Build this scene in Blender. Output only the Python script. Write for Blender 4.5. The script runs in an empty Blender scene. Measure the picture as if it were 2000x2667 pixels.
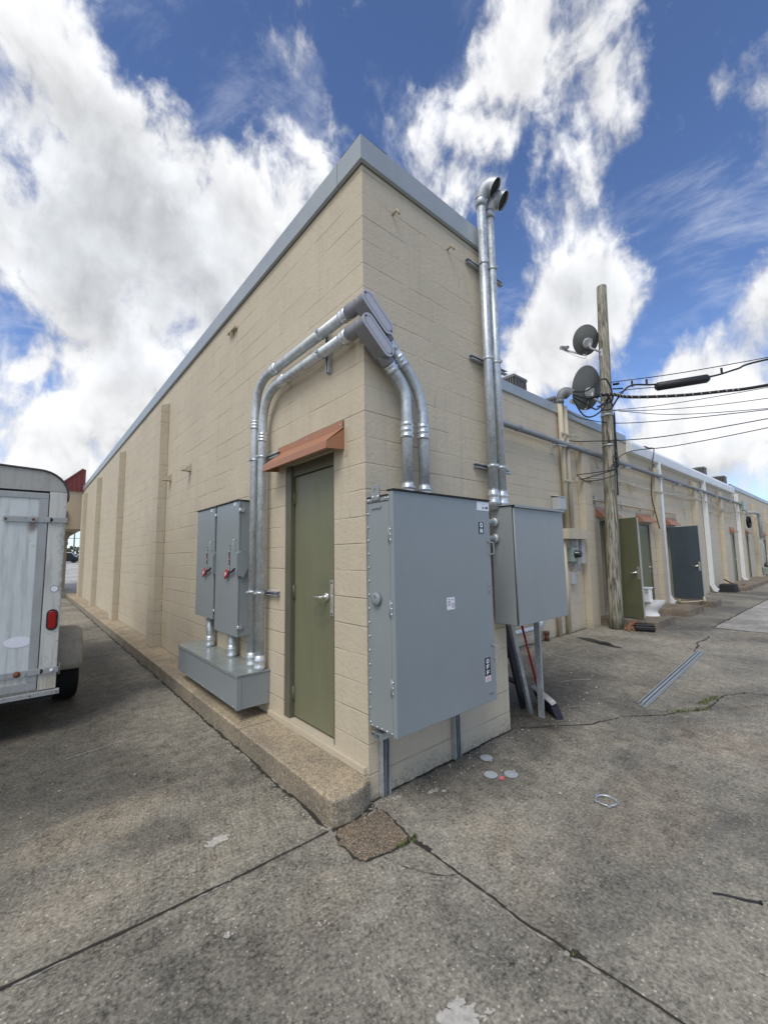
import bpy, math, random
from mathutils import Vector as V, Matrix
random.seed(7)
R = math.radians
sc = bpy.context.scene
COL = sc.collection

# ------------------------------------------------------------------ node helpers
class NT:
    def __init__(s, tree): s.t = tree; s.t.nodes.clear()
    def n(s, typ, **kw):
        nd = s.t.nodes.new(typ)
        for k, v in kw.items():
            if k.startswith('_'): setattr(nd, k[1:], v)
        return nd
    def put(s, sock, v):
        if v is None: return
        if isinstance(v, bpy.types.NodeSocket): s.t.links.new(v, sock)
        else:
            if hasattr(sock.default_value, '__len__') and isinstance(v, (tuple, list)) and len(sock.default_value) == 4 and len(v) == 3: v = (*v, 1)
            sock.default_value = v
    def m(s, op, a, b=None, c=None, clamp=False):
        nd = s.n('ShaderNodeMath', _operation=op, _use_clamp=clamp)
        for i, x in enumerate((a, b, c)): s.put(nd.inputs[i], x)
        return nd.outputs[0]
    def vm(s, op, a, b=None, out=0):
        nd = s.n('ShaderNodeVectorMath', _operation=op)
        s.put(nd.inputs[0], a)
        if op == 'SCALE': s.put(nd.inputs['Scale'], b)
        elif b is not None: s.put(nd.inputs[1], b)
        return nd.outputs[out]
    def xyz(s, x, y, z):
        nd = s.n('ShaderNodeCombineXYZ')
        for i, q in enumerate((x, y, z)): s.put(nd.inputs[i], q)
        return nd.outputs[0]
    def sep(s, v):
        nd = s.n('ShaderNodeSeparateXYZ'); s.put(nd.inputs[0], v); return nd.outputs
    def noise(s, vec, scale, detail=4, rough=.55, dist=0, col=False):
        nd = s.n('ShaderNodeTexNoise'); s.put(nd.inputs['Vector'], vec)
        nd.inputs['Scale'].default_value = scale; nd.inputs['Detail'].default_value = detail
        nd.inputs['Roughness'].default_value = rough; nd.inputs['Distortion'].default_value = dist
        return nd.outputs[1 if col else 0]
    def voro(s, vec, scale, out='Distance', feat='F1'):
        nd = s.n('ShaderNodeTexVoronoi', _feature=feat); s.put(nd.inputs['Vector'], vec); nd.inputs['Scale'].default_value = scale
        return nd.outputs[out]
    def mr(s, v, a, b, c=0., d=1., smooth=True):
        nd = s.n('ShaderNodeMapRange'); nd.interpolation_type = 'SMOOTHSTEP' if smooth else 'LINEAR'
        s.put(nd.inputs[0], v)
        for i, x in enumerate((a, b, c, d)): s.put(nd.inputs[i + 1], x)
        return nd.outputs[0]
    def mix(s, f, a, b, mode='MIX'):
        nd = s.n('ShaderNodeMix', _data_type='RGBA', _blend_type=mode)
        s.put(nd.inputs[0], f); s.put(nd.inputs[6], a); s.put(nd.inputs[7], b)
        return nd.outputs[2]
    def bump(s, h, strength=.5, dist=.01, nrm=None):
        nd = s.n('ShaderNodeBump'); nd.inputs['Strength'].default_value = strength; nd.inputs['Distance'].default_value = dist
        s.put(nd.inputs['Height'], h); s.put(nd.inputs['Normal'], nrm)
        return nd.outputs[0]
    def pos(s): return s.n('ShaderNodeNewGeometry').outputs['Position']

def material(name):
    m = bpy.data.materials.new(name); m.use_nodes = True
    k = NT(m.node_tree)
    out = k.n('ShaderNodeOutputMaterial'); b = k.n('ShaderNodeBsdfPrincipled')
    k.t.links.new(b.outputs[0], out.inputs[0])
    return m, k, b
def sh(k, b, col, rough, metal=0., nrm=None, spec=None):
    k.put(b.inputs['Base Color'], col); k.put(b.inputs['Roughness'], rough); k.put(b.inputs['Metallic'], metal)
    if nrm is not None: k.put(b.inputs['Normal'], nrm)
    if spec is not None: b.inputs['Specular IOR Level'].default_value = spec
def mul(c, f): return tuple(x * f for x in c)

def paint(name, col, rough=.5, metal=0., var=.1, scale=3., bump=.0, bscale=150., fine=.05, dirt=None, dirtamt=.0, spec=None, dent=0.):
    m, k, b = material(name); P = k.pos()
    n1 = k.noise(P, scale, 5, .6); n2 = k.noise(P, scale * 14, 3)
    f = k.m('ADD', k.m('MULTIPLY_ADD', k.m('SUBTRACT', n1, .5), var * 4, 1.), k.m('MULTIPLY', k.m('SUBTRACT', n2, .5), fine * 4))
    c = k.vm('SCALE', col, f)
    if dirt:
        st = k.noise(k.vm('MULTIPLY', P, (9, 9, 1.2)), 1.6, 6, .65)
        c = k.mix(k.m('MULTIPLY', k.mr(st, .48, .75), dirtamt), c, dirt)
    r = k.m('MULTIPLY_ADD', k.m('SUBTRACT', n1, .5), .35, rough, clamp=True)
    nr = k.bump(k.noise(P, bscale, 3), bump, .004) if bump else None
    if dent: nr = k.bump(k.noise(P, 2.1, 2, .4), dent, .05, nr)
    sh(k, b, c, r, metal, nr, spec)
    return m

# ---- painted concrete block
def block_wall(name, col):
    m, k, b = material(name); P = k.pos(); x, y, z = k.sep(P)
    U = k.m('ADD', x, y)
    v = k.m('DIVIDE', k.m('SUBTRACT', z, .165), .2032)
    dv = k.m('MULTIPLY', k.m('PINGPONG', v, .5), .2032)
    u = k.m('MULTIPLY_ADD', k.m('FLOOR', v), .5, k.m('DIVIDE', U, .4064))
    du = k.m('MULTIPLY', k.m('PINGPONG', u, .5), .4064)
    wob = k.m('MULTIPLY', k.m('SUBTRACT', k.noise(P, 22, 4), .5), .006)
    W = k.xyz(U, z, 0)
    mk = k.mr(k.noise(k.vm('MULTIPLY', W, (1.3, 5, 1)), 1.1, 4), .38, .62, .10, 1.)
    mk2 = k.mr(k.noise(k.vm('MULTIPLY', W, (2.3, 3, 1)), 1.3, 4), .5, .68, .0, .75)
    H = k.m('MULTIPLY', k.mr(k.m('ADD', dv, wob), .0015, .0075, 1, 0), mk)
    Vj = k.m('MULTIPLY', k.mr(k.m('ADD', du, wob), .001, .006, 1, 0), mk2)
    J = k.m('MAXIMUM', H, Vj)
    n1 = k.noise(P, .9, 5, .6); n2 = k.noise(P, 7, 6, .65); n3 = k.noise(P, 95, 4, .7)
    # each block takes the paint a little differently
    bid = k.n('ShaderNodeTexWhiteNoise', _noise_dimensions='2D'); k.put(bid.inputs['Vector'], k.xyz(k.m('FLOOR', u), k.m('FLOOR', v), 0))
    f = k.m('ADD', k.m('MULTIPLY_ADD', k.m('SUBTRACT', n1, .5), .22, 1.), k.m('MULTIPLY_ADD', k.m('SUBTRACT', n2, .5), .16, k.m('MULTIPLY', k.m('SUBTRACT', bid.outputs[0], .5), .045)))
    c = k.vm('SCALE', col, f)
    c = k.mix(k.m('MULTIPLY', J, .30), c, mul(col, .45))
    # rain streaks and splash dirt low on the wall, with ragged outlines
    st = k.noise(k.vm('MULTIPLY', W, (11, .55, 1)), 1.0, 5, .6)
    c = k.mix(k.mr(st, .52, .78, 0, .22), c, mul((.30, .26, .19), .8))
    sp = k.mr(k.m('MULTIPLY_ADD', k.noise(P, 5, 6, .7), -.34, z), -.20, -.02, .7, 0)
    c = k.mix(k.m('MULTIPLY', sp, k.mr(k.noise(P, 34, 6, .7), .38, .66)), c, (.10, .095, .06))
    h = k.m('ADD', k.m('MULTIPLY', J, -1.0), k.m('MULTIPLY_ADD', n3, .34, k.m('MULTIPLY', k.noise(P, 24, 5, .7), .95)))
    sh(k, b, c, .72, 0, k.bump(h, .85, .008), .35)
    return m

# ---- old concrete paving
def concrete(name, col, light=1., joint=False):
    m, k, b = material(name); P = k.pos(); x, y, z = k.sep(P)
    n0 = k.noise(P, .23, 4, .55, .4); n1 = k.noise(P, 1.1, 6, .62, .3); n2 = k.noise(P, 9, 7, .7)
    n3 = k.noise(P, 52, 5, .72); vo = k.n('ShaderNodeTexVoronoi'); k.put(vo.inputs['Vector'], P); vo.inputs['Scale'].default_value = 85
    cell = k.sep(vo.outputs['Color'])[0]
    f = k.m('MULTIPLY_ADD', k.m('SUBTRACT', n0, .5), 1.15, 1.02)
    f = k.m('ADD', f, k.m('MULTIPLY', k.m('SUBTRACT', n1, .5), 1.25))
    f = k.m('ADD', f, k.m('MULTIPLY', k.m('SUBTRACT', n2, .5), 1.9))
    f = k.m('ADD', f, k.m('MULTIPLY', k.m('SUBTRACT', n3, .5), 3.1))
    f = k.m('ADD', f, k.m('MULTIPLY', k.m('SUBTRACT', cell, .5), .42))
    # pale worn aggregate dots
    v2 = k.n('ShaderNodeTexVoronoi'); k.put(v2.inputs['Vector'], P); v2.inputs['Scale'].default_value = 40
    dots = k.m('MULTIPLY', k.mr(v2.outputs['Distance'], .10, .26, 1, 0), k.mr(k.sep(v2.outputs['Color'])[1], .60, .72))
    f = k.m('ADD', f, k.m('MULTIPLY', dots, 1.25))
    # broom-finish lines running across the slab
    br = k.noise(k.xyz(k.m('MULTIPLY', k.m('MULTIPLY_ADD', y, -.246, k.m('MULTIPLY', x, .971)), 105.), k.m('MULTIPLY', k.m('MULTIPLY_ADD', x, .238, k.m('MULTIPLY', y, .971)), 3.), 0.), 1, 3)
    f = k.m('ADD', f, k.m('MULTIPLY', k.m('SUBTRACT', br, .5), k.mr(k.noise(P, .9, 2), .42, .6, .1, 1.1)))
    f = k.m('MAXIMUM', f, .22)
    c = k.vm('SCALE', col, f)
    warm = k.mr(k.noise(P, .7, 5, .6, .8), .56, .76, 0, .32)
    c = k.mix(warm, c, k.vm('SCALE', (.30, .225, .14), f))
    dk = k.mr(k.noise(k.vm('ADD', P, (11, 3, 0)), .42, 5, .6, .6), .48, .66, 0, .6)
    c = k.mix(k.m('MULTIPLY', dk, light), c, k.vm('SCALE', (.075, .07, .06), f))
    # soft-edged darker and paler patches at known places
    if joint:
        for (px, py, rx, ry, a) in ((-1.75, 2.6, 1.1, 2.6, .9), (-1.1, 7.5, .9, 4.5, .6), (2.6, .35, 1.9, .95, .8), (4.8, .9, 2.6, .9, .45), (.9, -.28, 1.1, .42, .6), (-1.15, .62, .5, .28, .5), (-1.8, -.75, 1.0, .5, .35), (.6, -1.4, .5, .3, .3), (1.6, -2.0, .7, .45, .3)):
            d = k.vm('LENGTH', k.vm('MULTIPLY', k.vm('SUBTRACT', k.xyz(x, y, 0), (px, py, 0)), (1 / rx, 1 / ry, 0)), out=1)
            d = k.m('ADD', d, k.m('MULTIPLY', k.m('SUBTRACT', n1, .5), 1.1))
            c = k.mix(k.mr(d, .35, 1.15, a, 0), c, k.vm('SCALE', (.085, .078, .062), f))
        for (px, py, rx, ry, a) in ((-1.5, .95, .62, .34, .30), (2.85, -1.45, .55, .5, .32), (-1.6, .3, .5, .35, .16), (.3, -.75, .5, .3, .18), (1.4, -1.3, .8, .4, .2), (-.6, -.5, .35, .2, .2)):
            d = k.vm('LENGTH', k.vm('MULTIPLY', k.vm('SUBTRACT', k.xyz(x, y, 0), (px, py, 0)), (1 / rx, 1 / ry, 0)), out=1)
            d = k.m('ADD', d, k.m('ADD', k.m('MULTIPLY', k.m('SUBTRACT', n1, .5), 2.2), k.m('MULTIPLY', k.m('SUBTRACT', n2, .5), .5)))
            c = k.mix(k.mr(d, .62, .86, a, 0), c, k.vm('SCALE', (.36, .29, .20), f))
    h = k.m('ADD', k.m('MULTIPLY', n3, .6), k.m('MULTIPLY_ADD', n2, .7, k.m('MULTIPLY', cell, .25)))
    sh(k, b, c, k.mr(n1, .3, .7, .62, .9), 0, k.bump(h, .7, .006), .4)
    return m

def aggregate(name, c1, c2):
    m, k, b = material(name); P = k.pos()
    vo = k.n('ShaderNodeTexVoronoi'); k.put(vo.inputs['Vector'], P); vo.inputs['Scale'].default_value = 190
    r, g, bl = k.sep(vo.outputs['Color'])
    n1 = k.noise(P, 2.6, 6, .65); n2 = k.noise(P, 30, 5, .7)
    c = k.mix(k.mr(n1, .35, .65), c1, c2)
    f = k.m('ADD', k.m('MULTIPLY_ADD', k.m('SUBTRACT', r, .5), 1.0, 1), k.m('MULTIPLY', k.m('SUBTRACT', n2, .5), 1.7))
    c = k.vm('SCALE', c, k.m('MAXIMUM', f, .25))
    c = k.mix(k.mr(g, .88, .93, 0, .8), c, (.52, .45, .34))
    h = k.m('ADD', k.m('MULTIPLY', vo.outputs['Distance'], -.8), n2)
    sh(k, b, c, .85, 0, k.bump(h, .8, .006), .3)
    return m

def galvanised(name, col=(.53, .57, .59), rough=.46, metal=.64):
    m, k, b = material(name); P = k.pos()
    n1 = k.noise(k.vm('MULTIPLY', P, (7, 7, 2.2)), 2.4, 5, .65); vo = k.n('ShaderNodeTexVoronoi'); k.put(vo.inputs['Vector'], P); vo.inputs['Scale'].default_value = 46
    cell = k.sep(vo.outputs['Color'])[0]
    f = k.m('ADD', k.m('MULTIPLY_ADD', k.m('SUBTRACT', n1, .5), .9, 1), k.m('MULTIPLY', k.m('SUBTRACT', cell, .5), .22))
    r = k.m('ADD', k.m('MULTIPLY_ADD', k.m('SUBTRACT', n1, .5), .5, rough), k.m('MULTIPLY', cell, .08), clamp=True)
    sh(k, b, k.vm('SCALE', col, f), r, metal)
    return m

def pole_wood(name):
    m, k, b = material(name); P = k.pos()
    g = k.noise(k.vm('MULTIPLY', P, (34, 34, .9)), 1, 7, .65, .5); g2 = k.noise(k.vm('MULTIPLY', P, (110, 110, 1.6)), 1, 4)
    big = k.noise(P, 1.2, 4)
    c = k.mix(k.mr(g, .34, .66), (.10, .095, .07), (.42, .39, .315))
    c = k.mix(k.mr(big, .45, .65, 0, .4), c, (.15, .155, .085))
    cr = k.mr(k.noise(k.vm('MULTIPLY', P, (22, 22, .55)), 1, 6, .62, .4), .36, .41, 1, 0)
    c = k.mix(k.m('MULTIPLY', cr, .8), c, (.03, .026, .02))
    sh(k, b, c, .85, 0, k.bump(k.m('ADD', k.m('MULTIPLY', cr, -1.5), g2), .8, .01), .3)
    return m

def trailer_paint(name, col=(.60, .65, .66), dirt=1.):
    m, k, b = material(name); P = k.pos(); x, y, z = k.sep(P)
    st = k.noise(k.vm('MULTIPLY', P, (16, 16, 1.0)), 1.5, 6, .62); st2 = k.noise(k.vm('MULTIPLY', P, (40, 40, 2.5)), 1, 4)
    bl = k.noise(P, 3.2, 6, .7, .5); sm = k.noise(P, 30, 4)
    c = k.vm('SCALE', col, k.m('MULTIPLY_ADD', k.m('SUBTRACT', bl, .5), .35, 1.))
    c = k.mix(k.m('MULTIPLY', k.mr(st, .45, .72, 0, .62), dirt), c, (.27, .27, .23))
    c = k.mix(k.m('MULTIPLY', k.mr(st2, .66, .85, 0, .22), dirt), c, (.22, .15, .09))
    c = k.mix(k.m('MULTIPLY', k.m('MULTIPLY', k.mr(bl, .55, .72), k.mr(sm, .4, .65)), .5 * dirt), c, (.2, .21, .18))
    # rust run below the upper hinge bolt, mildew on the corner post, yellowed foot
    d = k.vm('LENGTH', k.vm('MULTIPLY', k.vm('SUBTRACT', k.xyz(x, 0, z), (-1.865, 0, 2.05)), (22, 0, 9)), out=1)
    c = k.mix(k.mr(k.m('MULTIPLY_ADD', bl, 1.6, d), .9, 1.9, .75, 0), c, (.13, .06, .03))
    ml = k.m('MULTIPLY', k.mr(k.m('MULTIPLY_ADD', k.m('SUBTRACT', bl, .5), .22, x), -1.665, -1.60), k.m('MULTIPLY', k.mr(z, .9, 1.5), k.mr(z, 2.3, 1.95)))
    c = k.mix(k.m('MULTIPLY', ml, k.mr(sm, .34, .62, .15, .75)), c, (.17, .185, .15))
    c = k.mix(k.m('MULTIPLY', k.mr(z, .64, .50), k.mr(st2, .35, .62, .25, .75)), c, (.40, .33, .2))
    sh(k, b, c, k.mr(bl, .3, .7, .35, .6), 0, k.bump(bl, .12, .01))
    return m

def leaf_mat(name, c1, c2):
    m, k, b = material(name); P = k.pos()
    sh(k, b, k.mix(k.noise(P, 30, 3), c1, c2), .7)
    return m

M = {}
BEIGE = (.53, .464, .347)
M['wall'] = block_wall('painted_block', BEIGE)
M['stucco'] = paint('beige_stucco', (.46, .38, .26), .8, var=.06, bump=.3)
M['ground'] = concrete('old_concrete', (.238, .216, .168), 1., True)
M['slab'] = concrete('pale_concrete', (.36, .34, .295), .5)
M['step'] = aggregate('step_concrete', (.25, .20, .14), (.15, .125, .095))
M['crack'] = paint('crack_dirt', (.035, .031, .024), .95, var=.3, scale=20)
M['chip'] = paint('chipped_edge', (.33, .30, .25), .9, var=.2, scale=30, bump=.3)
M['pale'] = paint('white_residue', (.46, .43, .37), .9, var=.3, scale=40, bump=.5, bscale=60)
M['pink'] = paint('pink_marking_paint', (.66, .13, .16), .7, var=.1)
M['patch'] = aggregate('broken_concrete', (.215, .16, .105), (.15, .12, .085))
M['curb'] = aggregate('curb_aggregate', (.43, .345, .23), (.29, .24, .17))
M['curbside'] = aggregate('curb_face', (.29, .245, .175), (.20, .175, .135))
M['asphalt'] = concrete('lot_asphalt', (.44, .42, .38), .2)
M['fascia'] = paint('grey_fascia', (.36, .395, .405), .40, .2, var=.07, scale=1.5, fine=.015, dent=.25, dirt=(.25, .26, .25), dirtamt=.2)
M['white'] = paint('white_enamel', (.72, .74, .74), .45, var=.05, dirt=(.42, .42, .38), dirtamt=.35)
M['panel'] = paint('grey_enamel', (.245, .275, .282), .38, 0, var=.035, scale=1.6, fine=.012, bump=.05, bscale=380, dent=.16, dirt=(.20, .21, .19), dirtamt=.12)
M['panelt'] = paint('grey_enamel_lid', (.245, .275, .265), .25, 0, var=.14, scale=2.6, fine=.03, dirt=(.21, .19, .13), dirtamt=.4)
M['ctbox'] = paint('grey_enamel_dull', (.262, .285, .285), .40, 0, var=.04, scale=1.6, fine=.012, dent=.16, dirt=(.2, .2, .17), dirtamt=.12)
M['black'] = paint('black_plastic', (.014, .014, .016), .5, var=.1)
M['matteblack'] = paint('black_rubber', (.02, .02, .021), .75, var=.2)
M['dark'] = paint('dark_gasket', (.02, .019, .018), .8)
M['galv'] = galvanised('galvanised_steel')
M['galvl'] = galvanised('bright_zinc', (.66, .70, .73), .24)
M['strut'] = galvanised('zinc_strut', (.46, .49, .51), .45, .6)
M['disc'] = paint('zinc_disc', (.40, .44, .455), .45, .2, var=.05)
M['greypipe'] = paint('aged_grey_conduit', (.24, .26, .28), .5, .3, var=.12)
M['castl'] = paint('cast_cover', (.46, .46, .50), .5, .1, var=.04, fine=.03, bump=.1, bscale=300)
M['castd'] = paint('dull_cast_hood', (.20, .205, .20), .6, .3, var=.15, fine=.05)
M['cast'] = paint('cast_aluminium', (.25, .255, .275), .5, .3, var=.05, fine=.03, bump=.12, bscale=300)
M['olive'] = paint('olive_door_paint', (.172, .175, .104), .45, var=.07, scale=2.2, fine=.012, bump=.08, bscale=90, dirt=(.11, .085, .05), dirtamt=.25, dent=.2)
m_, k_, b_ = M['olive'], NT.__new__(NT), None
k_.t = m_.node_tree; b_ = [n for n in k_.t.nodes if n.type == 'BSDF_PRINCIPLED'][0]
P_ = k_.pos(); lk = b_.inputs['Base Color'].links[0].from_socket; z_ = k_.sep(P_)[2]
sc1 = k_.m('MULTIPLY', k_.mr(k_.noise(k_.vm('MULTIPLY', P_, (30, 30, 5)), 1, 6, .7), .55, .68), k_.mr(z_, .62, .26))
lk = k_.mix(k_.m('MULTIPLY', sc1, .7), lk, (.13, .085, .045))
sc2 = k_.mr(k_.noise(k_.vm('MULTIPLY', P_, (60, 60, 9)), 1, 5, .7), .66, .72)
lk = k_.mix(k_.m('MULTIPLY', sc2, .35), lk, (.28, .28, .2))
hand = k_.m('MULTIPLY', k_.mr(k_.vm('LENGTH', k_.vm('MULTIPLY', k_.vm('SUBTRACT', P_, (.05, .66, 1.30)), (3.5, 4.2, 3.)), out=1), .3, 1.0, 1, 0), k_.mr(k_.noise(P_, 14, 5), .35, .65, .15, .6))
lk = k_.mix(hand, lk, (.10, .10, .062)); k_.put(b_.inputs['Base Color'], lk)
M['olivef'] = paint('olive_frame_paint', (.115, .112, .075), .5, var=.12)
M['darkolive'] = paint('dark_olive_paint', (.135, .14, .08), .45, var=.1)
M['blueg'] = paint('dark_blue_door_paint', (.07, .094, .115), .4, var=.1)
M['terra'] = paint('terracotta_sheet', (.36, .165, .086), .5, 0, var=.05, scale=3, fine=.015)
M['terrad'] = paint('dark_red_metal', (.20, .035, .025), .5, 0, var=.1)
M['chrome'] = galvanised('brushed_nickel', (.62, .60, .56), .22)
M['rusty'] = paint('rusted_steel', (.17, .075, .04), .8, .2, var=.3, scale=15)
M['bpipe'] = paint('beige_pipe_paint', (.50, .44, .32), .55, var=.1, dirt=(.25, .2, .13), dirtamt=.4)
M['wood'] = pole_wood('weathered_pole')
M['label'] = paint('white_sticker', (.76, .77, .82), .35, var=.02)
M['ink'] = paint('black_ink', (.012, .012, .02), .4)
M['greyink'] = paint('grey_ink', (.38, .37, .42), .5)
M['red'] = paint('red_enamel', (.42, .018, .022), .35, var=.06)
M['pinkred'] = paint('faded_red_ink', (.55, .22, .24), .5)
M['lens'] = paint('red_lens', (.32, .006, .008), .12, var=.08, scale=20)
M['trailer'] = trailer_paint('trailer_white', (.57, .57, .525))
M['trailerh'] = trailer_paint('trailer_header', (.38, .375, .34))
M['trailerd'] = trailer_paint('trailer_door_white', (.59, .625, .61), .9)
M['trim'] = paint('grey_aluminium_trim', (.36, .37, .36), .5, .2, var=.12, dirt=(.2, .19, .16), dirtamt=.4)
M['fender'] = paint('dirty_fender', (.42, .38, .31), .75, var=.14, scale=7, fine=.10, bump=.5, bscale=70, dirt=(.22, .18, .13), dirtamt=.5)
M['roofm'] = paint('dark_roof_edge', (.075, .06, .055), .6, .3, var=.2)
M['tyre'] = paint('tyre_rubber', (.006, .006, .006), .8, var=.2, scale=30, bump=.4)
M['porcelain'] = paint('porcelain', (.80, .80, .79), .12, var=.02)
M['brass'] = paint('dull_brass', (.35, .29, .18), .4, .7)
M['dish'] = paint('dark_grey_dish', (.10, .105, .095), .55, var=.12, scale=4)
M['orange'] = paint('orange_brown_wood', (.26, .10, .045), .7, var=.25)
M['acgrey'] = paint('condenser_grey', (.17, .17, .16), .55, .2, var=.1)
M['membrane'] = paint('roof_membrane', (.4, .4, .38), .9)
M['glass'] = paint('dark_glass', (.02, .025, .03), .1)
M['carw'] = paint('white_car_paint', (.75, .76, .78), .25); M['cark'] = paint('black_car_paint', (.015, .016, .02), .2)
M['carg'] = paint('silver_car_paint', (.35, .37, .40), .25, .5)
M['grass'] = leaf_mat('grass_blades', (.075, .105, .025), (.17, .19, .06))
M['trees'] = leaf_mat('far_foliage', (.022, .034, .02), (.05, .065, .035))
M['signw'] = paint('grey_pvc', (.44, .45, .45), .5, var=.06)
M['greenm'] = paint('green_grey_meter', (.27, .33, .29), .4, var=.1)
M['cable'] = paint('cable_sheath', (.011, .011, .013), .5)
M['wrap'] = paint('pale_lashing', (.55, .53, .48), .5)
M['bristle'] = paint('black_bristles', (.018, .02, .03), .8, var=.3, scale=60, bump=.8, bscale=120)

# ------------------------------------------------------------------ mesh helpers
SPLIT = {'screw', 'bolt', 'rivet', 'corner_post', 'wire', 'mounting_channel', 'stand', 'hook', 'lashing'}
class MB:
    def __init__(s): s.v = []; s.f = []; s.mi = []; s.sm = []
    def add(s, vs, fs, mi=0, sm=False):
        o = len(s.v); s.v += [V(q) for q in vs]
        for f in fs: s.f.append([o + i for i in f]); s.mi.append(mi); s.sm.append(sm)
        return s
    def box(s, a, b, mi=0):
        (x0, x1), (y0, y1), (z0, z1) = [sorted((a[i], b[i])) for i in range(3)]
        return s.add([(x0, y0, z0), (x1, y0, z0), (x1, y1, z0), (x0, y1, z0), (x0, y0, z1), (x1, y0, z1), (x1, y1, z1), (x0, y1, z1)],
                     [(3, 2, 1, 0), (4, 5, 6, 7), (0, 1, 5, 4), (1, 2, 6, 5), (2, 3, 7, 6), (3, 0, 4, 7)], mi)
    def prism(s, poly, vec, mi=0, sm=False):
        n = len(poly); p = [V(q) for q in poly]; vec = V(vec)
        nrm = V((0, 0, 0))
        for i in range(n): nrm += p[i].cross(p[(i + 1) % n])
        if nrm.dot(vec) < 0: p.reverse()
        o = len(s.v); s.v += p + [q + vec for q in p]
        s.f.append([o + i for i in range(n)][::-1]); s.mi.append(mi); s.sm.append(False)
        s.f.append([o + n + i for i in range(n)]); s.mi.append(mi); s.sm.append(False)
        for i in range(n):
            j = (i + 1) % n
            s.f.append([o + i, o + j, o + n + j, o + n + i]); s.mi.append(mi); s.sm.append(sm)
        return s
    def obox(s, c, ax, ay, az, mi=0):      # centre and three half-axis vectors
        c, ax, ay, az = V(c), V(ax), V(ay), V(az)
        return s.prism([c - ax - ay - az, c + ax - ay - az, c + ax + ay - az, c - ax + ay - az], az * 2, mi)
    def bar(s, p0, p1, w, h, up=(0, 0, 1), mi=0):
        p0, p1 = V(p0), V(p1); d = (p1 - p0); L = d.length; d.normalize()
        a = d.cross(V(up)); a.normalize(); b = a.cross(d)
        return s.obox((p0 + p1) / 2, a * w / 2, b * h / 2, d * L / 2, mi)
    def tube(s, pts, r, seg=12, mi=0, caps=True, sm=True):
        p = [V(q) for q in pts]; n = len(p); rr = r if isinstance(r, (list, tuple)) else [r] * n
        o = len(s.v); t0 = (p[1] - p[0]).normalized()
        a = t0.orthogonal().normalized(); prev = t0
        for i in range(n):
            t = ((p[min(i + 1, n - 1)] - p[max(i - 1, 0)])).normalized()
            a = prev.rotation_difference(t) @ a; a = (a - t * a.dot(t)).normalized(); prev = t
            b = t.cross(a)
            for j in range(seg):
                an = 2 * math.pi * j / seg
                s.v.append(p[i] + (a * math.cos(an) + b * math.sin(an)) * rr[i])
        for i in range(n - 1):
            for j in range(seg):
                k = (j + 1) % seg
                s.f.append([o + i * seg + j, o + i * seg + k, o + (i + 1) * seg + k, o + (i + 1) * seg + j]); s.mi.append(mi); s.sm.append(sm)
        if caps:
            s.f.append([o + j for j in range(seg)][::-1]); s.mi.append(mi); s.sm.append(False)
            s.f.append([o + (n - 1) * seg + j for j in range(seg)]); s.mi.append(mi); s.sm.append(False)
        return s
    def cyl(s, p0, p1, r, seg=16, mi=0, r1=None): return s.tube([p0, p1], [r, r if r1 is None else r1], seg, mi)
    def lathe(s, c, ax, prof, seg=20, mi=0, sm=True, caps=True):   # prof: (distance along axis, radius); may turn back on itself
        c, ax = V(c), V(ax).normalized(); a = ax.orthogonal().normalized(); b = ax.cross(a); o = len(s.v); n = len(prof)
        for (d, r) in prof:
            for j in range(seg):
                an = 2 * math.pi * j / seg
                s.v.append(c + ax * d + (a * math.cos(an) + b * math.sin(an)) * max(r, 1e-4))
        for i in range(n - 1):
            for j in range(seg):
                k = (j + 1) % seg
                s.f.append([o + i * seg + j, o + i * seg + k, o + (i + 1) * seg + k, o + (i + 1) * seg + j]); s.mi.append(mi); s.sm.append(sm)
        if not caps: return s
        s.f.append([o + j for j in range(seg)][::-1]); s.mi.append(mi); s.sm.append(False)
        s.f.append([o + (n - 1) * seg + j for j in range(seg)]); s.mi.append(mi); s.sm.append(False)
        return s
    def islands(s):
        par = list(range(len(s.v)))
        def find(i):
            while par[i] != i: par[i] = par[par[i]]; i = par[i]
            return i
        for f in s.f:
            for j in f[1:]: par[find(j)] = find(f[0])
        out = {}
        for fi, f in enumerate(s.f): out.setdefault(find(f[0]), []).append(fi)
        for fl in out.values():
            m = MB(); mp = {}
            for fi in fl:
                for j in s.f[fi]:
                    if j not in mp: mp[j] = len(m.v); m.v.append(s.v[j])
                m.f.append([mp[j] for j in s.f[fi]]); m.mi.append(s.mi[fi]); m.sm.append(s.sm[fi])
            yield m
    def build(s, name, mat, parent=None, bevel=0, seg=2, label=None):
        if name in SPLIT and parent:                 # every screw, bolt, post or wire is a part of its own
            for m in s.islands(): o = m.build_one(name, mat, parent, bevel, seg, label)
            return o
        return s.build_one(name, mat, parent, bevel, seg, label)
    def build_one(s, name, mat, parent=None, bevel=0, seg=2, label=None):
        me = bpy.data.meshes.new(name); off = wloc(parent) if parent else V((0, 0, 0))
        me.from_pydata([q - off for q in s.v], [], s.f)
        for mm in (mat if isinstance(mat, (list, tuple)) else [mat]): me.materials.append(M[mm])
        me.polygons.foreach_set('material_index', s.mi); me.polygons.foreach_set('use_smooth', s.sm)
        me.update(); o = bpy.data.objects.new(name, me); COL.objects.link(o)
        if parent: o.parent = parent
        if bevel:
            bv = o.modifiers.new('edge', 'BEVEL'); bv.width = bevel; bv.segments = seg; bv.limit_method = 'ANGLE'; bv.angle_limit = R(40)
        if label: o['label'] = label
        return o
def wloc(o):
    v = V((0, 0, 0))
    while o: v = v + o.location; o = o.parent
    return v
def thing(name, label, cat, loc=(0, 0, 0), group=None, kind=None):
    o = bpy.data.objects.new(name, None); o.empty_display_size = .1; o.location = loc; COL.objects.link(o)
    return tag(o, label, cat, group, kind)
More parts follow.
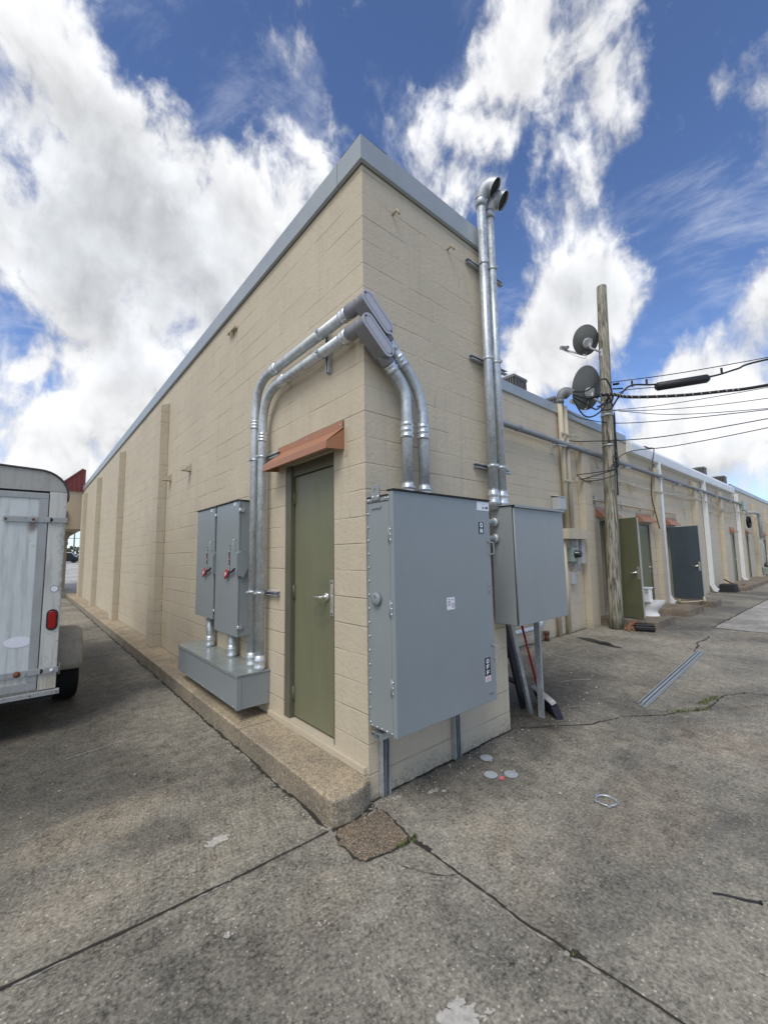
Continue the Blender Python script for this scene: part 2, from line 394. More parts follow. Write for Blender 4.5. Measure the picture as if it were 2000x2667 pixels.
def tag(o, label=None, cat=None, group=None, kind=None):
    for k, v in (('label', label), ('category', cat), ('group', group), ('kind', kind)):
        if v: o[k] = v
    return o
def recenter(o, loc):
    loc = V(loc); o.data.transform(Matrix.Translation(-loc)); o.location = loc; return o
def fillet(pts, r, n=8):
    p = [V(q) for q in pts]; out = [p[0]]
    for i in range(1, len(p) - 1):
        a, b = (p[i - 1] - p[i]).normalized(), (p[i + 1] - p[i]).normalized()
        th = a.angle(b); t = min(r / math.tan(th / 2), (p[i - 1] - p[i]).length * .49, (p[i + 1] - p[i]).length * .49)
        s0, s1 = p[i] + a * t, p[i] + b * t
        for j in range(n + 1):
            u = j / n; out.append(s0 * (1 - u) ** 2 + p[i] * 2 * u * (1 - u) * 1. + s1 * u ** 2)
    return out + [p[-1]]
def curve(pts, n=10):                        # Catmull-Rom through points
    p = [V(q) for q in pts]; p = [p[0] * 2 - p[1]] + p + [p[-1] * 2 - p[-2]]; out = []
    for i in range(1, len(p) - 2):
        for j in range(n):
            t = j / n
            out.append(.5 * ((2 * p[i]) + (p[i + 1] - p[i - 1]) * t + (2 * p[i - 1] - 5 * p[i] + 4 * p[i + 1] - p[i + 2]) * t * t + (3 * p[i] - p[i - 1] - 3 * p[i + 1] + p[i + 2]) * t ** 3))
    return out + [p[-2]]
def lettering(txt, size, org, xd, yd, mat, parent, name='lettering', offset=0., align='LEFT'):
    cu = bpy.data.curves.new('t', 'FONT'); cu.body = txt; cu.size = size; cu.align_x = align; cu.offset = offset; cu.resolution_u = 3
    to = bpy.data.objects.new('t', cu); me = bpy.data.meshes.new_from_object(to)
    bpy.data.objects.remove(to); bpy.data.curves.remove(cu)
    xd, yd = V(xd), V(yd); off = wloc(parent)
    for v in me.vertices: v.co = V(org) + xd * v.co.x + yd * v.co.y - off
    me.materials.clear(); me.materials.append(M[mat]); me.name = name
    o = bpy.data.objects.new(name, me); COL.objects.link(o); o.parent = parent
    return o

# ------------------------------------------------------------------ ground
def ribbon(mb, pts, w, mi, z, jit=.35, step=.035, wj=.5):
    p = []
    for a, b in zip(pts[:-1], pts[1:]):
        a, b = V((*a, 0)), V((*b, 0)); n = max(1, int((b - a).length / step))
        p += [a.lerp(b, i / n) for i in range(n)]
    p.append(V((*pts[-1], 0)))
    L, Rr = [], []
    drift = 0
    for i, q in enumerate(p):
        t = (p[min(i + 1, len(p) - 1)] - p[max(i - 1, 0)]).normalized(); nn = V((-t.y, t.x, 0))
        drift = drift * .8 + random.uniform(-1, 1) * w * jit
        c = q + nn * drift; ww = w * (1 + random.uniform(-wj, wj)) / 2
        L.append(c + nn * ww + V((0, 0, z))); Rr.append(c - nn * ww + V((0, 0, z)))
    n = len(p)
    mb.add(L + Rr, [(i, n + i, n + i + 1, i + 1) for i in range(n - 1)], mi)
def chipped(mb, pts, w, mi, z, share=.35):
    p = []
    for a, b in zip(pts[:-1], pts[1:]):
        a, b = V((*a, 0)), V((*b, 0)); n = max(1, int((b - a).length / .05)); p += [a.lerp(b, i / n) for i in range(n)]
    i = 0
    while i < len(p) - 3:
        L = random.randint(2, 7)
        if random.random() < share: ribbon(mb, [(q.x, q.y) for q in p[i:i + L]] if len(p[i:i + L]) > 1 else [(p[i].x, p[i].y), (p[i + 1].x, p[i + 1].y)], w * random.uniform(.5, 1.2), mi, z, .4, .012, .9)
        i += L
def blob(mb, c, rx, ry, mi, z, n=26, rag=.3, rot=0.):
    ph = [random.uniform(0, 6.28) for _ in range(4)]; vs = [(c[0], c[1], z)]
    for i in range(n):
        a = 2 * math.pi * i / n
        k = 1 + rag * (.5 * math.sin(2 * a + ph[0]) + .35 * math.sin(5 * a + ph[1]) + .3 * math.sin(9 * a + ph[2])) + random.uniform(-.3, .3) * rag
        x, y = rx * k * math.cos(a), ry * k * math.sin(a)
        vs.append((c[0] + x * math.cos(rot) - y * math.sin(rot), c[1] + x * math.sin(rot) + y * math.cos(rot), z))
    mb.add(vs, [(0, 1 + i, 1 + (i + 1) % n) for i in range(n)], mi)
g = MB()
g.add([(-60, -60, 0), (300, -60, 0), (300, 24, 0), (-60, 24, 0)], [(0, 1, 2, 3)], 0)
g.add([(9.62, -.03, .004), (90, -.03, .004), (90, -45, .004), (9.62, -45, .004)], [(3, 2, 1, 0)], 4)
ribbon(g, [(9.6, -.03), (30, -.03)], .03, 1, .007); ribbon(g, [(9.6, -.03), (9.62, -6)], .03, 1, .007)
jl = [(-9, -.02), (-1.9, -.005), (-1.5, -.035), (-1., -.065), (-.86, -.07), (-.39, -.08)]
jr = [(-.06, -.46), (-.06, -.72), (-.062, -.85), (-.06, -1.06), (-.07, -1.22), (-.06, -1.33), (-.05, -1.45), (-.04, -1.54), (-.03, -1.65), (-.02, -1.83), (0, -6)]
off = lambda ps, dx, dy: [(x + dx, y + dy) for x, y in ps]
chipped(g, off(jl, 0, -.009), .016, 2, .003, .4); chipped(g, off(jr, -.008, 0), .014, 2, .003, .4)
ribbon(g, jl, .0125, 1, .006, .2); ribbon(g, jr, .012, 1, .006, .22, .025, .6)
ribbon(g, [(-.055, -1.44), (-.045, -1.5)], .035, 1, .0065, .2, .02)
ribbon(g, [(-.072, -1.42), (-.06, -1.56)], .022, 2, .0035, .4, .012, .9)
ribbon(g, [(-.28, -.48), (-.24, -.62), (-.18, -.73), (-.13, -.80), (-.06, -.85)], .0035, 1, .006, .8, .02, .9)
c2 = [(1.76, -.01), (2.06, -.2), (2.44, -.48), (2.91, -.63), (3.2, -.86), (3.73, -1.14), (4.33, -1.15), (4.67, -1.31), (4.75, -1.5), (5.6, -2.2)]
ribbon(g, c2, .010, 1, .006, .8, .03, .9); chipped(g, off(c2, 0, -.012), .014, 2, .003, .4)
ribbon(g, [(6.74, -.37), (7.2, -.28), (7.73, -.19), (8.44, -.22), (9.42, -.43)], .04, 2, .004, .9, .05, .9)
ribbon(g, [(6.74, -.37), (7.2, -.28), (7.73, -.19), (8.44, -.22)], .018, 1, .007, .9, .05, .9)
for y, x0 in ((6.6, -.36), (8.57, -.36), (11.3, -.37), (15.8, -.37), (20.3, -.37)): ribbon(g, [(x0, y), (-5, y + .3)], .02, 1, .005, .3)
for ps, w in (([(4.89, 1.59), (4.89, 1.3), (4.85, .9), (4.8, .58)], .014), ([(3.5, .39), (3.73, .31), (3.92, .17)], .011), ([(2.68, -.08), (2.85, -.19), (2.92, -.28)], .008), ([(-1.55, 2.23), (-1.2, 2.31), (-.77, 2.37)], .006)):
    ribbon(g, ps, w, 3, .005, .8, .03, .6)
# broken-out corner of the slab, filled with rougher aggregate
pa = [(-.34, -.105), (-.24, -.10), (-.14, -.115), (-.06, -.09), (-.01, -.10), (.0, -.18), (-.025, -.30), (-.05, -.45), (-.09, -.485), (-.15, -.475), (-.22, -.475), (-.30, -.45), (-.37, -.435), (-.415, -.37), (-.40, -.30), (-.415, -.22), (-.38, -.16)]
pp = []
for i in range(len(pa)):
    a, b = V((*pa[i], 0)), V((*pa[(i + 1) % len(pa)], 0))
    for j in range(4): q = a.lerp(b, j / 4); pp.append((q.x + random.uniform(-.006, .006), q.y + random.uniform(-.006, .006)))
g.add([(-.2, -.28, .013)] + [(x, y, .005) for x, y in pp], [(0, 1 + i, 1 + (i + 1) % len(pp)) for i in range(len(pp))][::1], 5)
ribbon(g, pp[8:] + pp[:1], .010, 1, .0075, .5, .02, .9)
ribbon(g, [(-.02, -.47), (-.05, -.5), (-.06, -.62)], .022, 1, .008, .5, .02, .8)
ribbon(g, [(0, -.02), (.5, -.02), (1.0, -.018), (1.77, -.015)], .016, 1, .005, .5, .03, .8)
ribbon(g, [(1.775, .0), (1.775, 1.86), (7.7, 1.86)], .03, 1, .005, .5, .05, .8)
ribbon(g, [(-.375, -.05), (-.37, 5), (-.37, 24)], .022, 1, .005, .4, .04, .8)
chipped(g, [(-.385, -.07), (-.38, 1.6)], .026, 2, .003, .5)
ribbon(g, [(-.37, -.09), (-.2, -.12), (-.02, -.07), (.0, -.02)], .03, 1, .0085, .4, .02, .7)
# pale residue patches
def cluster(c, rx, ry, n, s0, s1, mi=3):
    for _ in range(n):
        a = random.uniform(0, 6.28); d = random.random() ** .6
        blob(g, (c[0] + rx * d * math.cos(a), c[1] + ry * d * math.sin(a)), random.uniform(s0, s1), random.uniform(s0, s1) * .8, mi, .0035 + random.uniform(0, .001), 14, .22, a)
cluster((-.93, .30), .075, .035, 46, .006, .018); cluster((-.63, -1.29), .10, .06, 110, .006, .024); cluster((-.63, -1.29), .06, .04, 30, .01, .03)
cluster((.42, -.22), .05, .02, 22, .004, .012); cluster((.47, -.27), .015, .012, 8, .005, .010); cluster((.165, -.10), .05, .02, 22, .004, .010)
for _ in range(16): cluster((random.uniform(-1.6, 2.2), random.uniform(-1.9, -.1)), random.uniform(.01, .035), random.uniform(.008, .02), random.randint(5, 14), .003, .009, random.choice((3, 2)))
cluster((.927, -.451), .022, .018, 26, .004, .010, 6)
blob(g, (6.45, 1.15), .14, .35, 1, .004, 18, .3, -.3); blob(g, (6.25, .85), .08, .26, 1, .004, 18, .3, -.3)
# mortar crumbs along the slab end by the pillar corner and the trailer lane
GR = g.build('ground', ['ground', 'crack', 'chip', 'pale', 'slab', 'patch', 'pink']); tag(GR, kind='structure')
lot = MB(); lot.add([(-80, 24, 0.0), (60, 24, 0.0), (60, 27, .2), (-80, 27, .2)], [(0, 1, 2, 3)], 0)
lot.add([(-80, 27, .2), (200, 27, .2), (260, 95, 1.5), (-200, 95, 1.5)], [(0, 1, 2, 3)], 0)
lot.add([(-200, 95, 1.5), (260, 95, 1.5), (900, 900, 2), (-900, 900, 2)], [(0, 1, 2, 3)], 0)
for yy in (33, 38, 45, 54): lot.add([(-20, yy, .2 + (yy - 27) * .0191 + .01), (30, yy, .2 + (yy - 27) * .0191 + .01), (30, yy + .5, .2 + (yy - 26.5) * .0191 + .01), (-20, yy + .5, .2 + (yy - 26.5) * .0191 + .01)], [(0, 1, 2, 3)], 1)
tag(lot.build('parking_lot', ['asphalt', 'pale']), kind='structure')

# loose chips of paint and mortar
cb = MB()
def chip(x, y, s):
    a = random.uniform(0, 6.28); n = random.choice((4, 5, 6)); z = .004 + random.uniform(.001, .004)
    pts = [(x + s * random.uniform(.5, 1) * math.cos(a + 6.28 * i / n), y + .6 * s * random.uniform(.5, 1) * math.sin(a + 6.28 * i / n), .005) for i in range(n)]
    cb.prism(pts, (0, 0, z * .8), random.choice((0, 0, 1)))
for _ in range(90): chip(random.uniform(.15, 1.75), -abs(random.gauss(.12, .14)) - .03, random.uniform(.003, .012))
for _ in range(80): chip(random.gauss(2.4, .8), random.gauss(-.25, .4), random.uniform(.004, .016))
for _ in range(90): chip(random.uniform(-1.9, 3.5), random.uniform(-1.9, -.05), random.uniform(.0025, .008))
for _ in range(50): chip(random.uniform(-2.2, -.42), random.uniform(.1, 5.5), random.uniform(.003, .010))
for _ in range(60): chip(-.40 - abs(random.gauss(0, .03)), random.uniform(-.05, 4), random.uniform(.004, .014))
for _ in range(90): chip(random.uniform(3, 12), random.uniform(-1.5, 1.5), random.uniform(.008, .03))
for _ in range(34): chip(random.gauss(-.05, .06), random.gauss(-.09, .03), random.uniform(.004, .012))
tag(cb.build('debris', ['pale', 'chip']), 'pale chips of paint and mortar strewn over the concrete', 'debris', kind='stuff')

# kerb along the long wall
kb = MB()
ys = [-.07, 1.42, 5.93, 10.66, 15.2, 19.7, 24.8]
for i, (y0, y1) in enumerate(zip(ys[:-1], ys[1:])):
    e = 0 if i == 0 else .006
    if i == 0:
        pl = [(-.36, y0 + .02), (-.345, y0 - .015), (-.24, y0 - .035), (-.12, y0 - .015), (-.02, y0 + .03), (-.004, 0.), (-.004, y1), (-.36, y1)]
    else: pl = [(-.36, y0 + e), (-.004, y0 + e), (-.004, y1), (-.36, y1)]
    kb.prism([(x, y, -.05) for x, y in pl], (0, 0, .215))
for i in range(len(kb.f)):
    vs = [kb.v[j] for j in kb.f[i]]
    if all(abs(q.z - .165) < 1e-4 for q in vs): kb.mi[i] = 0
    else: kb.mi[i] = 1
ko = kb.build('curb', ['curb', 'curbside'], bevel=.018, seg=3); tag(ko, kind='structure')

# ------------------------------------------------------------------ the building
BD = thing('strip_mall', 'long beige painted block building with grey roof edge and olive back doors', 'building', (0, 0, 0))
def face_grid(mb, us, vs, holes, P, depth, back, flip):
    """wall face split round its openings; P(u, v, d) gives the point d behind the face"""
    U = sorted(set(us + [q for h in holes for q in h[:2]])); W = sorted(set(vs + [q for h in holes for q in h[2:4]]))
    inh = lambda u, v: any(h[0] < u < h[1] and h[2] < v < h[3] for h in holes)
    for a, b in zip(U[:-1], U[1:]):
        for c, d in zip(W[:-1], W[1:]):
            if not inh((a + b) / 2, (c + d) / 2):
                q = [P(a, c, 0), P(b, c, 0), P(b, d, 0), P(a, d, 0)]
                mb.add(q[::-1] if flip else q, [(0, 1, 2, 3)])
    for (a, b, c, d, dp) in holes:
        cs = [(a, c), (b, c), (b, d), (a, d)]
        for i in range(4):
            p, q = cs[i], cs[(i + 1) % 4]
            f = [P(*p, 0), P(*q, 0), P(*q, dp), P(*p, dp)]
            mb.add(f if flip else f[::-1], [(0, 1, 2, 3)])
        f = [P(*c_, dp) for c_ in cs]; mb.add(f[::-1] if flip else f, [(0, 1, 2, 3)])
w = MB(); TOP = 5.0
DOORS = [(8.85, 9.75, .17, 2.52, 1.6), (11.6, 12.5, .17, 2.52, .12), (14.08, 15.0, .17, 2.52, 1.6), (23.95, 24.8, .17, 2.5, .12), (27.6, 28.5, .17, 2.5, .12), (33.5, 34.4, .17, 2.5, .12)]
face_grid(w, [0, 20.95], [-.2, TOP], [(.42, 1.27, .23, 2.585, .12)], lambda u, v, d: (d, u, v), 0, 0, True)
face_grid(w, [1.755, 64], [-.2, 4.9], DOORS, lambda u, v, d: (u, 1.88 + d, v), 0, 0, False)
w.add([(0, 0, -.2), (1.755, 0, -.2), (1.755, 0, TOP), (0, 0, TOP)], [(0, 1, 2, 3)])
w.add([(1.755, 0, -.2), (1.755, 1.88, -.2), (1.755, 1.88, TOP), (1.755, 0, TOP)], [(0, 1, 2, 3)])
w.add([(0, 20.95, -.2), (64, 20.95, -.2), (64, 20.95, TOP), (0, 20.95, TOP)], [(3, 2, 1, 0)])
w.add([(64, 1.88, -.2), (64, 20.95, -.2), (64, 20.95, TOP), (64, 1.88, TOP)], [(0, 1, 2, 3)])
w.box((-.028, .02, .15), (-.001, 1.55, .215))
w.build('wall', 'wall', BD)
rf = MB(); rf.add([(0, 0, 4.88), (1.755, 0, 4.88), (1.755, 1.88, 4.88), (64, 1.88, 4.88), (64, 20.95, 4.88), (0, 20.95, 4.88)], [tuple(range(6))]); rf.build('roof', 'membrane', BD)
for y in (5.9, 10.36, 14.9, 19.35):
    q = MB(); q.prism([(-.145, y, .15), (-.145, y, 4.55), (-.001, y, 4.62), (-.001, y, .15)], (0, .46, 0)); q.build('pilaster', 'wall', BD, .006)
for x in (7.78, 12.9, 17.42, 21.75, 26.3, 30.4, 34.9, 39.4, 44):
    q = MB(); q.prism([(x, 1.73, -.05), (x, 1.73, 4.3), (x, 1.879, 4.38), (x, 1.879, -.05)], (.42, 0, 0)); q.build('pilaster', 'wall', BD, .006)
# roof-edge metal
def fascia(prof, v):                       # profile is an open strip swept along v
    q = MB(); n = len(prof); v = V(v); th = .003
    q.add([V(p) for p in prof] + [V(p) + v for p in prof], [(i, i + 1, n + i + 1, n + i) for i in range(n - 1)])
    return q
ZT, ZB = 5.11, 4.9
def L_left(y0, y1):
    q = fascia([(-.012, y0, ZB - .012), (-.036, y0, ZB), (-.036, y0, ZT), (.25, y0, ZT + .01), (.25, y0, 4.95)], (0, y1 - y0, 0)); return q.build('fascia', 'fascia', BD)
cuts = [.0, .30, 2.75, 5.6, 8.6, 11.6, 14.6, 17.6, 20.95]
for a, b in zip(cuts[:-1], cuts[1:]): L_left((-.036 if a == 0 else a + .004), b)
q = fascia([(-.036, -.012, ZB - .012), (-.036, -.036, ZB), (-.036, -.036, ZT), (-.036, .25, ZT + .01)], (1.755 + .072, 0, 0)); q.build('fascia', 'fascia', BD)
q = fascia([(1.767, -.036, ZB - .012), (1.791, -.036, ZB), (1.791, -.036, ZT), (1.5, -.036, ZT + .01)], (0, 1.9, 0)); q.build('fascia', 'fascia', BD)
for a, b in ((1.8, 5.2), (5.2, 8.1), (8.1, 11.0), (25.0, 32), (32, 40), (40, 52), (52, 64)):
    q = fascia([(a + .004, 1.868, 4.80), (a + .004, 1.846, 4.812), (a + .004, 1.846, 5.01), (a + .004, 2.2, 5.02)], (b - a - .004, 0, 0)); q.build('fascia', 'fascia', BD)
q = MB(); q.prism([(11.0, 1.875, 4.50), (11.0, 1.73, 4.52), (11.0, 1.715, 4.6), (11.0, 1.70, 4.76), (11.0, 1.72, 4.775), (11.0, 1.86, 4.94), (11.0, 1.875, 4.94)], (14, 0, 0)); q.build('gutter', 'white', BD, .008)
for x in (13.38, 19.05, 25.6):
    q = MB(); q.tube([(x + .06, 1.79, 4.55), (x + .06, 1.80, .30), (x + .06, 1.70, .12), (x + .06, 1.62, .08)], .105, 4, sm=False)
    q.box((x - .02, 1.86, 3.3), (x + .14, 1.875, 3.34)); q.box((x - .02, 1.86, 1.3), (x + .14, 1.875, 1.34)); q.build('downspout', 'white', BD, .008)
# metal hoods above the doors: a = start along the wall, b = end
def hood(a, b, P):
    q = MB(); pr = [(0.002, 2.80), (.012, 2.80), (.014, 2.735), (.17, 2.605), (.176, 2.545), (.165, 2.54), (.16, 2.585), (.002, 2.70)]
    n = len(pr)
    q.add([P(a, d, z) for d, z in pr] + [P(b, d, z) for d, z in pr], [(i, (i + 1) % n, n + (i + 1) % n, n + i) for i in range(n)])
    for e in (a, b):
        k = .004 if e == a else -.004
        tri = [(0.002, 2.73), (.17, 2.60), (.174, 2.545), (0.002, 2.56)]
        q.add([P(e, d, z) for d, z in tri] + [P(e + k, d, z) for d, z in tri], [(0, 1, 2, 3), (7, 6, 5, 4), (0, 4, 5, 1), (1, 5, 6, 2), (2, 6, 7, 3), (3, 7, 4, 0)])
    aw = q.build('door_hood', 'terra', BD)
    sc_ = MB()
    for t in (.03, .5, .97): sc_.cyl(P(a + (b - a) * t, .012, 2.77), P(a + (b - a) * t, .018, 2.77), .006, 8)
    sc_.build('screw', 'galv', aw)
hood(.27, 1.42, lambda u, d, z: (-d, u, z))
for a, b in ((8.68, 9.9), (11.45, 12.66), (14.0, 15.1), (23.8, 24.9), (27.45, 28.65), (33.3, 34.5)): hood(a, b, lambda u, d, z: (u, 1.88 - d, z))
q = MB(); q.box((-.004, .225, 2.50), (-.0005, .262, 2.74)); q.build('caulk_strip', 'stucco', BD)
# corner door: frame, leaf, hinges, lever set
fr = MB(); fr.box((.004, 1.17, .232), (.075, 1.265, 2.58)); fr.box((.004, .424, .232), (.075, .445, 2.58)); fr.box((.03, .445, 2.475), (.09, 1.17, 2.58))
fr.box((.052, 1.155, .25), (.09, 1.17, 2.475)); FR = fr.build('door_frame', 'olivef', BD, .004)
d = MB(); d.box((.048, .452, .252), (.092, 1.15, 2.468)); DL = d.build('door', 'olive', BD, .003, label='closed olive steel door')
for z0 in (2.2, 1.31, .385):
    h = MB(); h.cyl((.038, 1.16, z0), (.038, 1.16, z0 + .125), .009, 10); h.box((.043, 1.135, z0), (.047, 1.18, z0 + .125)); h.build('hinge', 'olivef', DL)
h = MB(); h.lathe((.048, .60, 1.36), (-1, 0, 0), [(0, .036), (.012, .036), (.02, .028), (.024, .014), (.055, .012), (.06, .012)], 20)
h.tube([(-.008, .60, 1.36), (-.012, .62, 1.358), (-.012, .745, 1.352)], [.011, .011, .009], 10); h.build('handle', 'chrome', DL)
h = MB(); h.box((.040, .458, 1.205), (.0478, .545, 1.50)); LP = h.build('latch_plate', 'chrome', DL, .003)
h = MB()
for z in (1.225, 1.48): h.cyl((.041, .52, z), (.037, .52, z), .008, 10)
h.build('screw', 'dark', LP)
h = MB(); h.box((.030, .500, 1.40), (.0395, .516, 1.455)); h.build('latch_bolt', 'chrome', LP)
# doors of the back wall
def leaf(p0, p1, z0, z1, mat, label, latch=True):
    p0, p1 = V(p0), V(p1); d = (p1 - p0); L = d.length; d.normalize(); n = V((d.y, -d.x, 0))
    q = MB(); q.obox((p0 + p1) / 2 + V((0, 0, (z0 + z1) / 2)), d * L / 2, n * .022, V((0, 0, (z1 - z0) / 2)))
    o = q.build('door', mat, BD, .003, label=label)
    for s in ((1, -1) if latch else (1,)):
        h = MB(); c = p0 + d * (L - .12) + V((0, 0, 1.22)) + n * .023 * s
        h.lathe(c, n * s, [(0, .036), (.02, .03), (.025, .013), (.06, .012)], 14); h.tube([c + n * s * .055, c + n * s * .06 - d * .02, c + n * s * .06 - d * .13], .010, 8)
        h.obox(c + d * .075 - n * s * .002, d * .03, n * .004, V((0, 0, .14))); h.build('handle', 'chrome', o)
    e = MB(); e.obox(p1 + d * .002 + V((0, 0, (z0 + z1) / 2)), d * .003, n * .018, V((0, 0, (z1 - z0) / 2 - .01))); e.build('edge_strip', 'trim', o)
    return o
leaf((8.86, 1.80, 0), (8.53, .93, 0), .215, 2.47, 'darkolive', 'dark olive door swung wide open')
leaf((14.10, 1.80, 0), (13.70, .93, 0), .22, 2.46, 'blueg', 'dark blue door swung wide open')
for (a, b, z0, z1, dp) in DOORS:
    q = MB(); q.box((a, 1.884, z0), (a + .05, 1.95, z1)); q.box((b - .05, 1.884, z0), (b, 1.95, z1)); q.box((a + .05, 1.884, z1 - .05), (b - .05, 1.95, z1)); q.build('door_frame', 'olivef', BD, .004)
    if dp < .5: leaf((a + .055, 1.94, 0), (b - .055, 1.94, 0), z0 + .01, z1 - .055, 'olive', None, False)
# little fixings left on the walls
q = MB(); q.prism([(-.002, 2.60, 4.63), (-.05, 2.60, 4.63), (-.05, 2.60, 4.66), (-.002, 2.60, 4.66)], (0, .25, 0)); q.bar((-.03, 2.72, 4.63), (-.03, 2.74, 4.57), .03, .02); q.build('bracket', 'bpipe', BD)
for y, z in ((4.40, 3.07), (5.58, 3.09)):
    q = MB(); q.prism([(-.001, y, z + .13), (-.14, y, z), (-.001, y, z)], (0, .10, 0)); q.build('vent_hood', 'bpipe', BD)
for x, z in ((.33, 4.62), (1.05, 4.66)):
    q = MB(); q.tube([(x, 0, z), (x, -.06, z + .01), (x + .01, -.075, z - .035)], .010, 8); q.build('hook', 'stucco', BD)
for x, z in ((10.2, 3.6), (11.0, 3.58), (16.3, 3.2), (20.3, 3.3), (22.8, 3.2)):
    q = MB(); q.box((x, 1.80, z - .12), (x + .04, 1.878, z + .04)); q.box((x, 1.72, z), (x + .04, 1.80, z + .03)); q.build('bracket', 'bpipe', BD)

# ------------------------------------------------------------------ electrical gear: corner face
X, Y, Z = V((1, 0, 0)), V((0, 1, 0)), V((0, 0, 1))
def u_strut(mb, p0, p1, out, w=.041, t=.0026, mi=0):
    """open channel from p0 to p1; the slot faces 'out', p's run along the back centre line"""
    p0, p1, o = V(p0), V(p1), V(out).normalized(); d = (p1 - p0); a = d.normalized().cross(o).normalized(); h = w / 2
    prof = [(-h, 0), (h, 0), (h, w), (h - .0095, w), (h - .0095, w - .006), (h - t, w - .006), (h - t, t), (-h + t, t), (-h + t, w - .006), (-h + .0095, w - .006), (-h + .0095, w), (-h, w)]
    mb.prism([p0 + a * x + o * y for x, y in prof], d, mi)
    return mb
SD = thing('disconnect_cabinet', 'tall grey steel disconnect cabinet marked ON and OFF, bolted at the building corner', 'electrical cabinet', (.53, -.05, .51))
x0, x1, y0, y1, z0, z1 = -.022, 1.078, -.33, -.046, .515, 2.145
b = MB(); b.box((x0, y0 + .045, z0 + .012), (x1, y1, z1 - .03)); b.build('body', 'panel', SD, .003)
b = MB(); b.prism([(x0 - .004, y0, z0), (x1 + .004, y0, z0), (x1 + .004, y0 + .04, z0), (x0 - .004, y0 + .04, z0)], (0, 0, z1 - z0)); FD = b.build('door', 'panel', SD, .005)
b = MB(); b.box((x0 - .008, y0 - .012, z1 + .001), (x1 + .008, y0 + .06, z1 + .012)); b.box((x0 - .004, y0 + .06, z1 - .028), (x1 + .004, y1, z1 - .02)); b.build('rain_lip', 'dark', SD)
b = MB(); b.box((x0 - .003, y1 - .006, z0), (x0 - .0005, y1 + .004, z1 - .03)); b.build('rear_flange', 'panel', SD)
s = MB()
for i in range(17): s.lathe((x0 - .003, y1 - .016, z0 + .04 + i * .0965), (-1, 0, 0), [(0, .0075), (.004, .007), (.007, .003)], 8)
for i in range(5): s.lathe((x0 - .001, y1 - .03 - i * .052, z0 + .022), (-1, 0, 0), [(0, .0075), (.004, .007), (.007, .003)], 8)
for yy in (-.07, -.10, -.25, -.282): s.lathe((x0 - .001, yy, z1 - .045), (-1, 0, 0), [(0, .0075), (.004, .007), (.007, .003)], 8)
s.build('screw', 'galvl', SD)
b = MB(); b.box((x0 - .005, y0 + .05, z1 - .064), (x0 - .0005, y1, z1 - .0605)); b.build('seam', 'dark', SD)
for zc in (1.842, 1.342, .83):
    h = MB(); h.box((x0 - .007, -.314, zc - .055), (x0 - .0045, -.288, zc + .055)); h.cyl((x0 - .007, -.286, zc - .055), (x0 - .006, -.288, zc + .055), .006, 10); H = h.build('hinge', 'panel', SD)
    h = MB()
    for dz in (-.036, 0, .036): h = MB(); h.lathe((x0 - .007, -.304, zc + dz), (-1, 0, 0), [(0, .0075), (.004, .0065), (.007, .003)], 8); h.build('screw', 'galvl', H)
h = MB(); h.lathe((x0, -.15, 1.398), (-1, 0, 0), [(0, .046), (.02, .046), (.026, .043), (.028, .02)], 24); HB = h.build('hub_cap', 'panel', SD)
h = MB()
for dz in (-.022, .022): h.lathe((x0 - .028, -.15, 1.398 + dz), (-1, 0, 0), [(0, .011), (.004, .010)], 10)
h.build('screw', 'cast', HB)
lg = MB(); yl0, yl1, zl0, zl1 = -.195, -.105, 2.095, 2.2
pts = [(yl0, zl0), (yl1, zl0), (yl1, zl1 - .012), (yl1 - .012, zl1), (yl0 + .012, zl1), (yl0, zl1 - .012)]
hc, hr = ((yl0 + yl1) / 2, 2.165), .017; ring = [(hc[0] + hr * math.cos(6.283 * i / 16), hc[1] + hr * math.sin(6.283 * i / 16)) for i in range(16)]
# plate with a hole: radial quads between hole and outline
def outl(a):
    dx, dy = math.cos(a), math.sin(a); best = 1e9
    for i in range(len(pts)):
        (ax, ay), (bx, by) = pts[i], pts[(i + 1) % len(pts)]; ex, ey = bx - ax, by - ay; den = dx * ey - dy * ex
        if abs(den) < 1e-9: continue
        t = ((ax - hc[0]) * ey - (ay - hc[1]) * ex) / den; u = ((ax - hc[0]) * dy - (ay - hc[1]) * dx) / den
        if t > 0 and -1e-6 <= u <= 1 + 1e-6: best = min(best, t)
    return hc[0] + dx * best, hc[1] + dy * best
N = 32
for xx, fl in ((x0 - .008, 0), (x0 - .003, 1)):
    inn = [(xx, hc[0] + hr * math.cos(6.283185 * i / N), hc[1] + hr * math.sin(6.283185 * i / N)) for i in range(N)]; out_ = [(xx, *outl(6.283185 * i / N)) for i in range(N)]
    lg.add(inn + out_, [((i, N + i, N + (i + 1) % N, (i + 1) % N) if fl else (i, (i + 1) % N, N + (i + 1) % N, N + i)) for i in range(N)])
lg.box((x0 - .009, yl0 - .01, 2.035), (x0 - .0005, yl1 + .005, 2.05)); LGO = lg.build('lifting_lug', 'panel', SD)
h = MB()
for yy in (-.178, -.122): h.lathe((x0 - .008, yy, 2.118), (-1, 0, 0), [(0, .013), (.002, .013), (.008, .008)], 10)
h.build('bolt', 'galv', LGO)
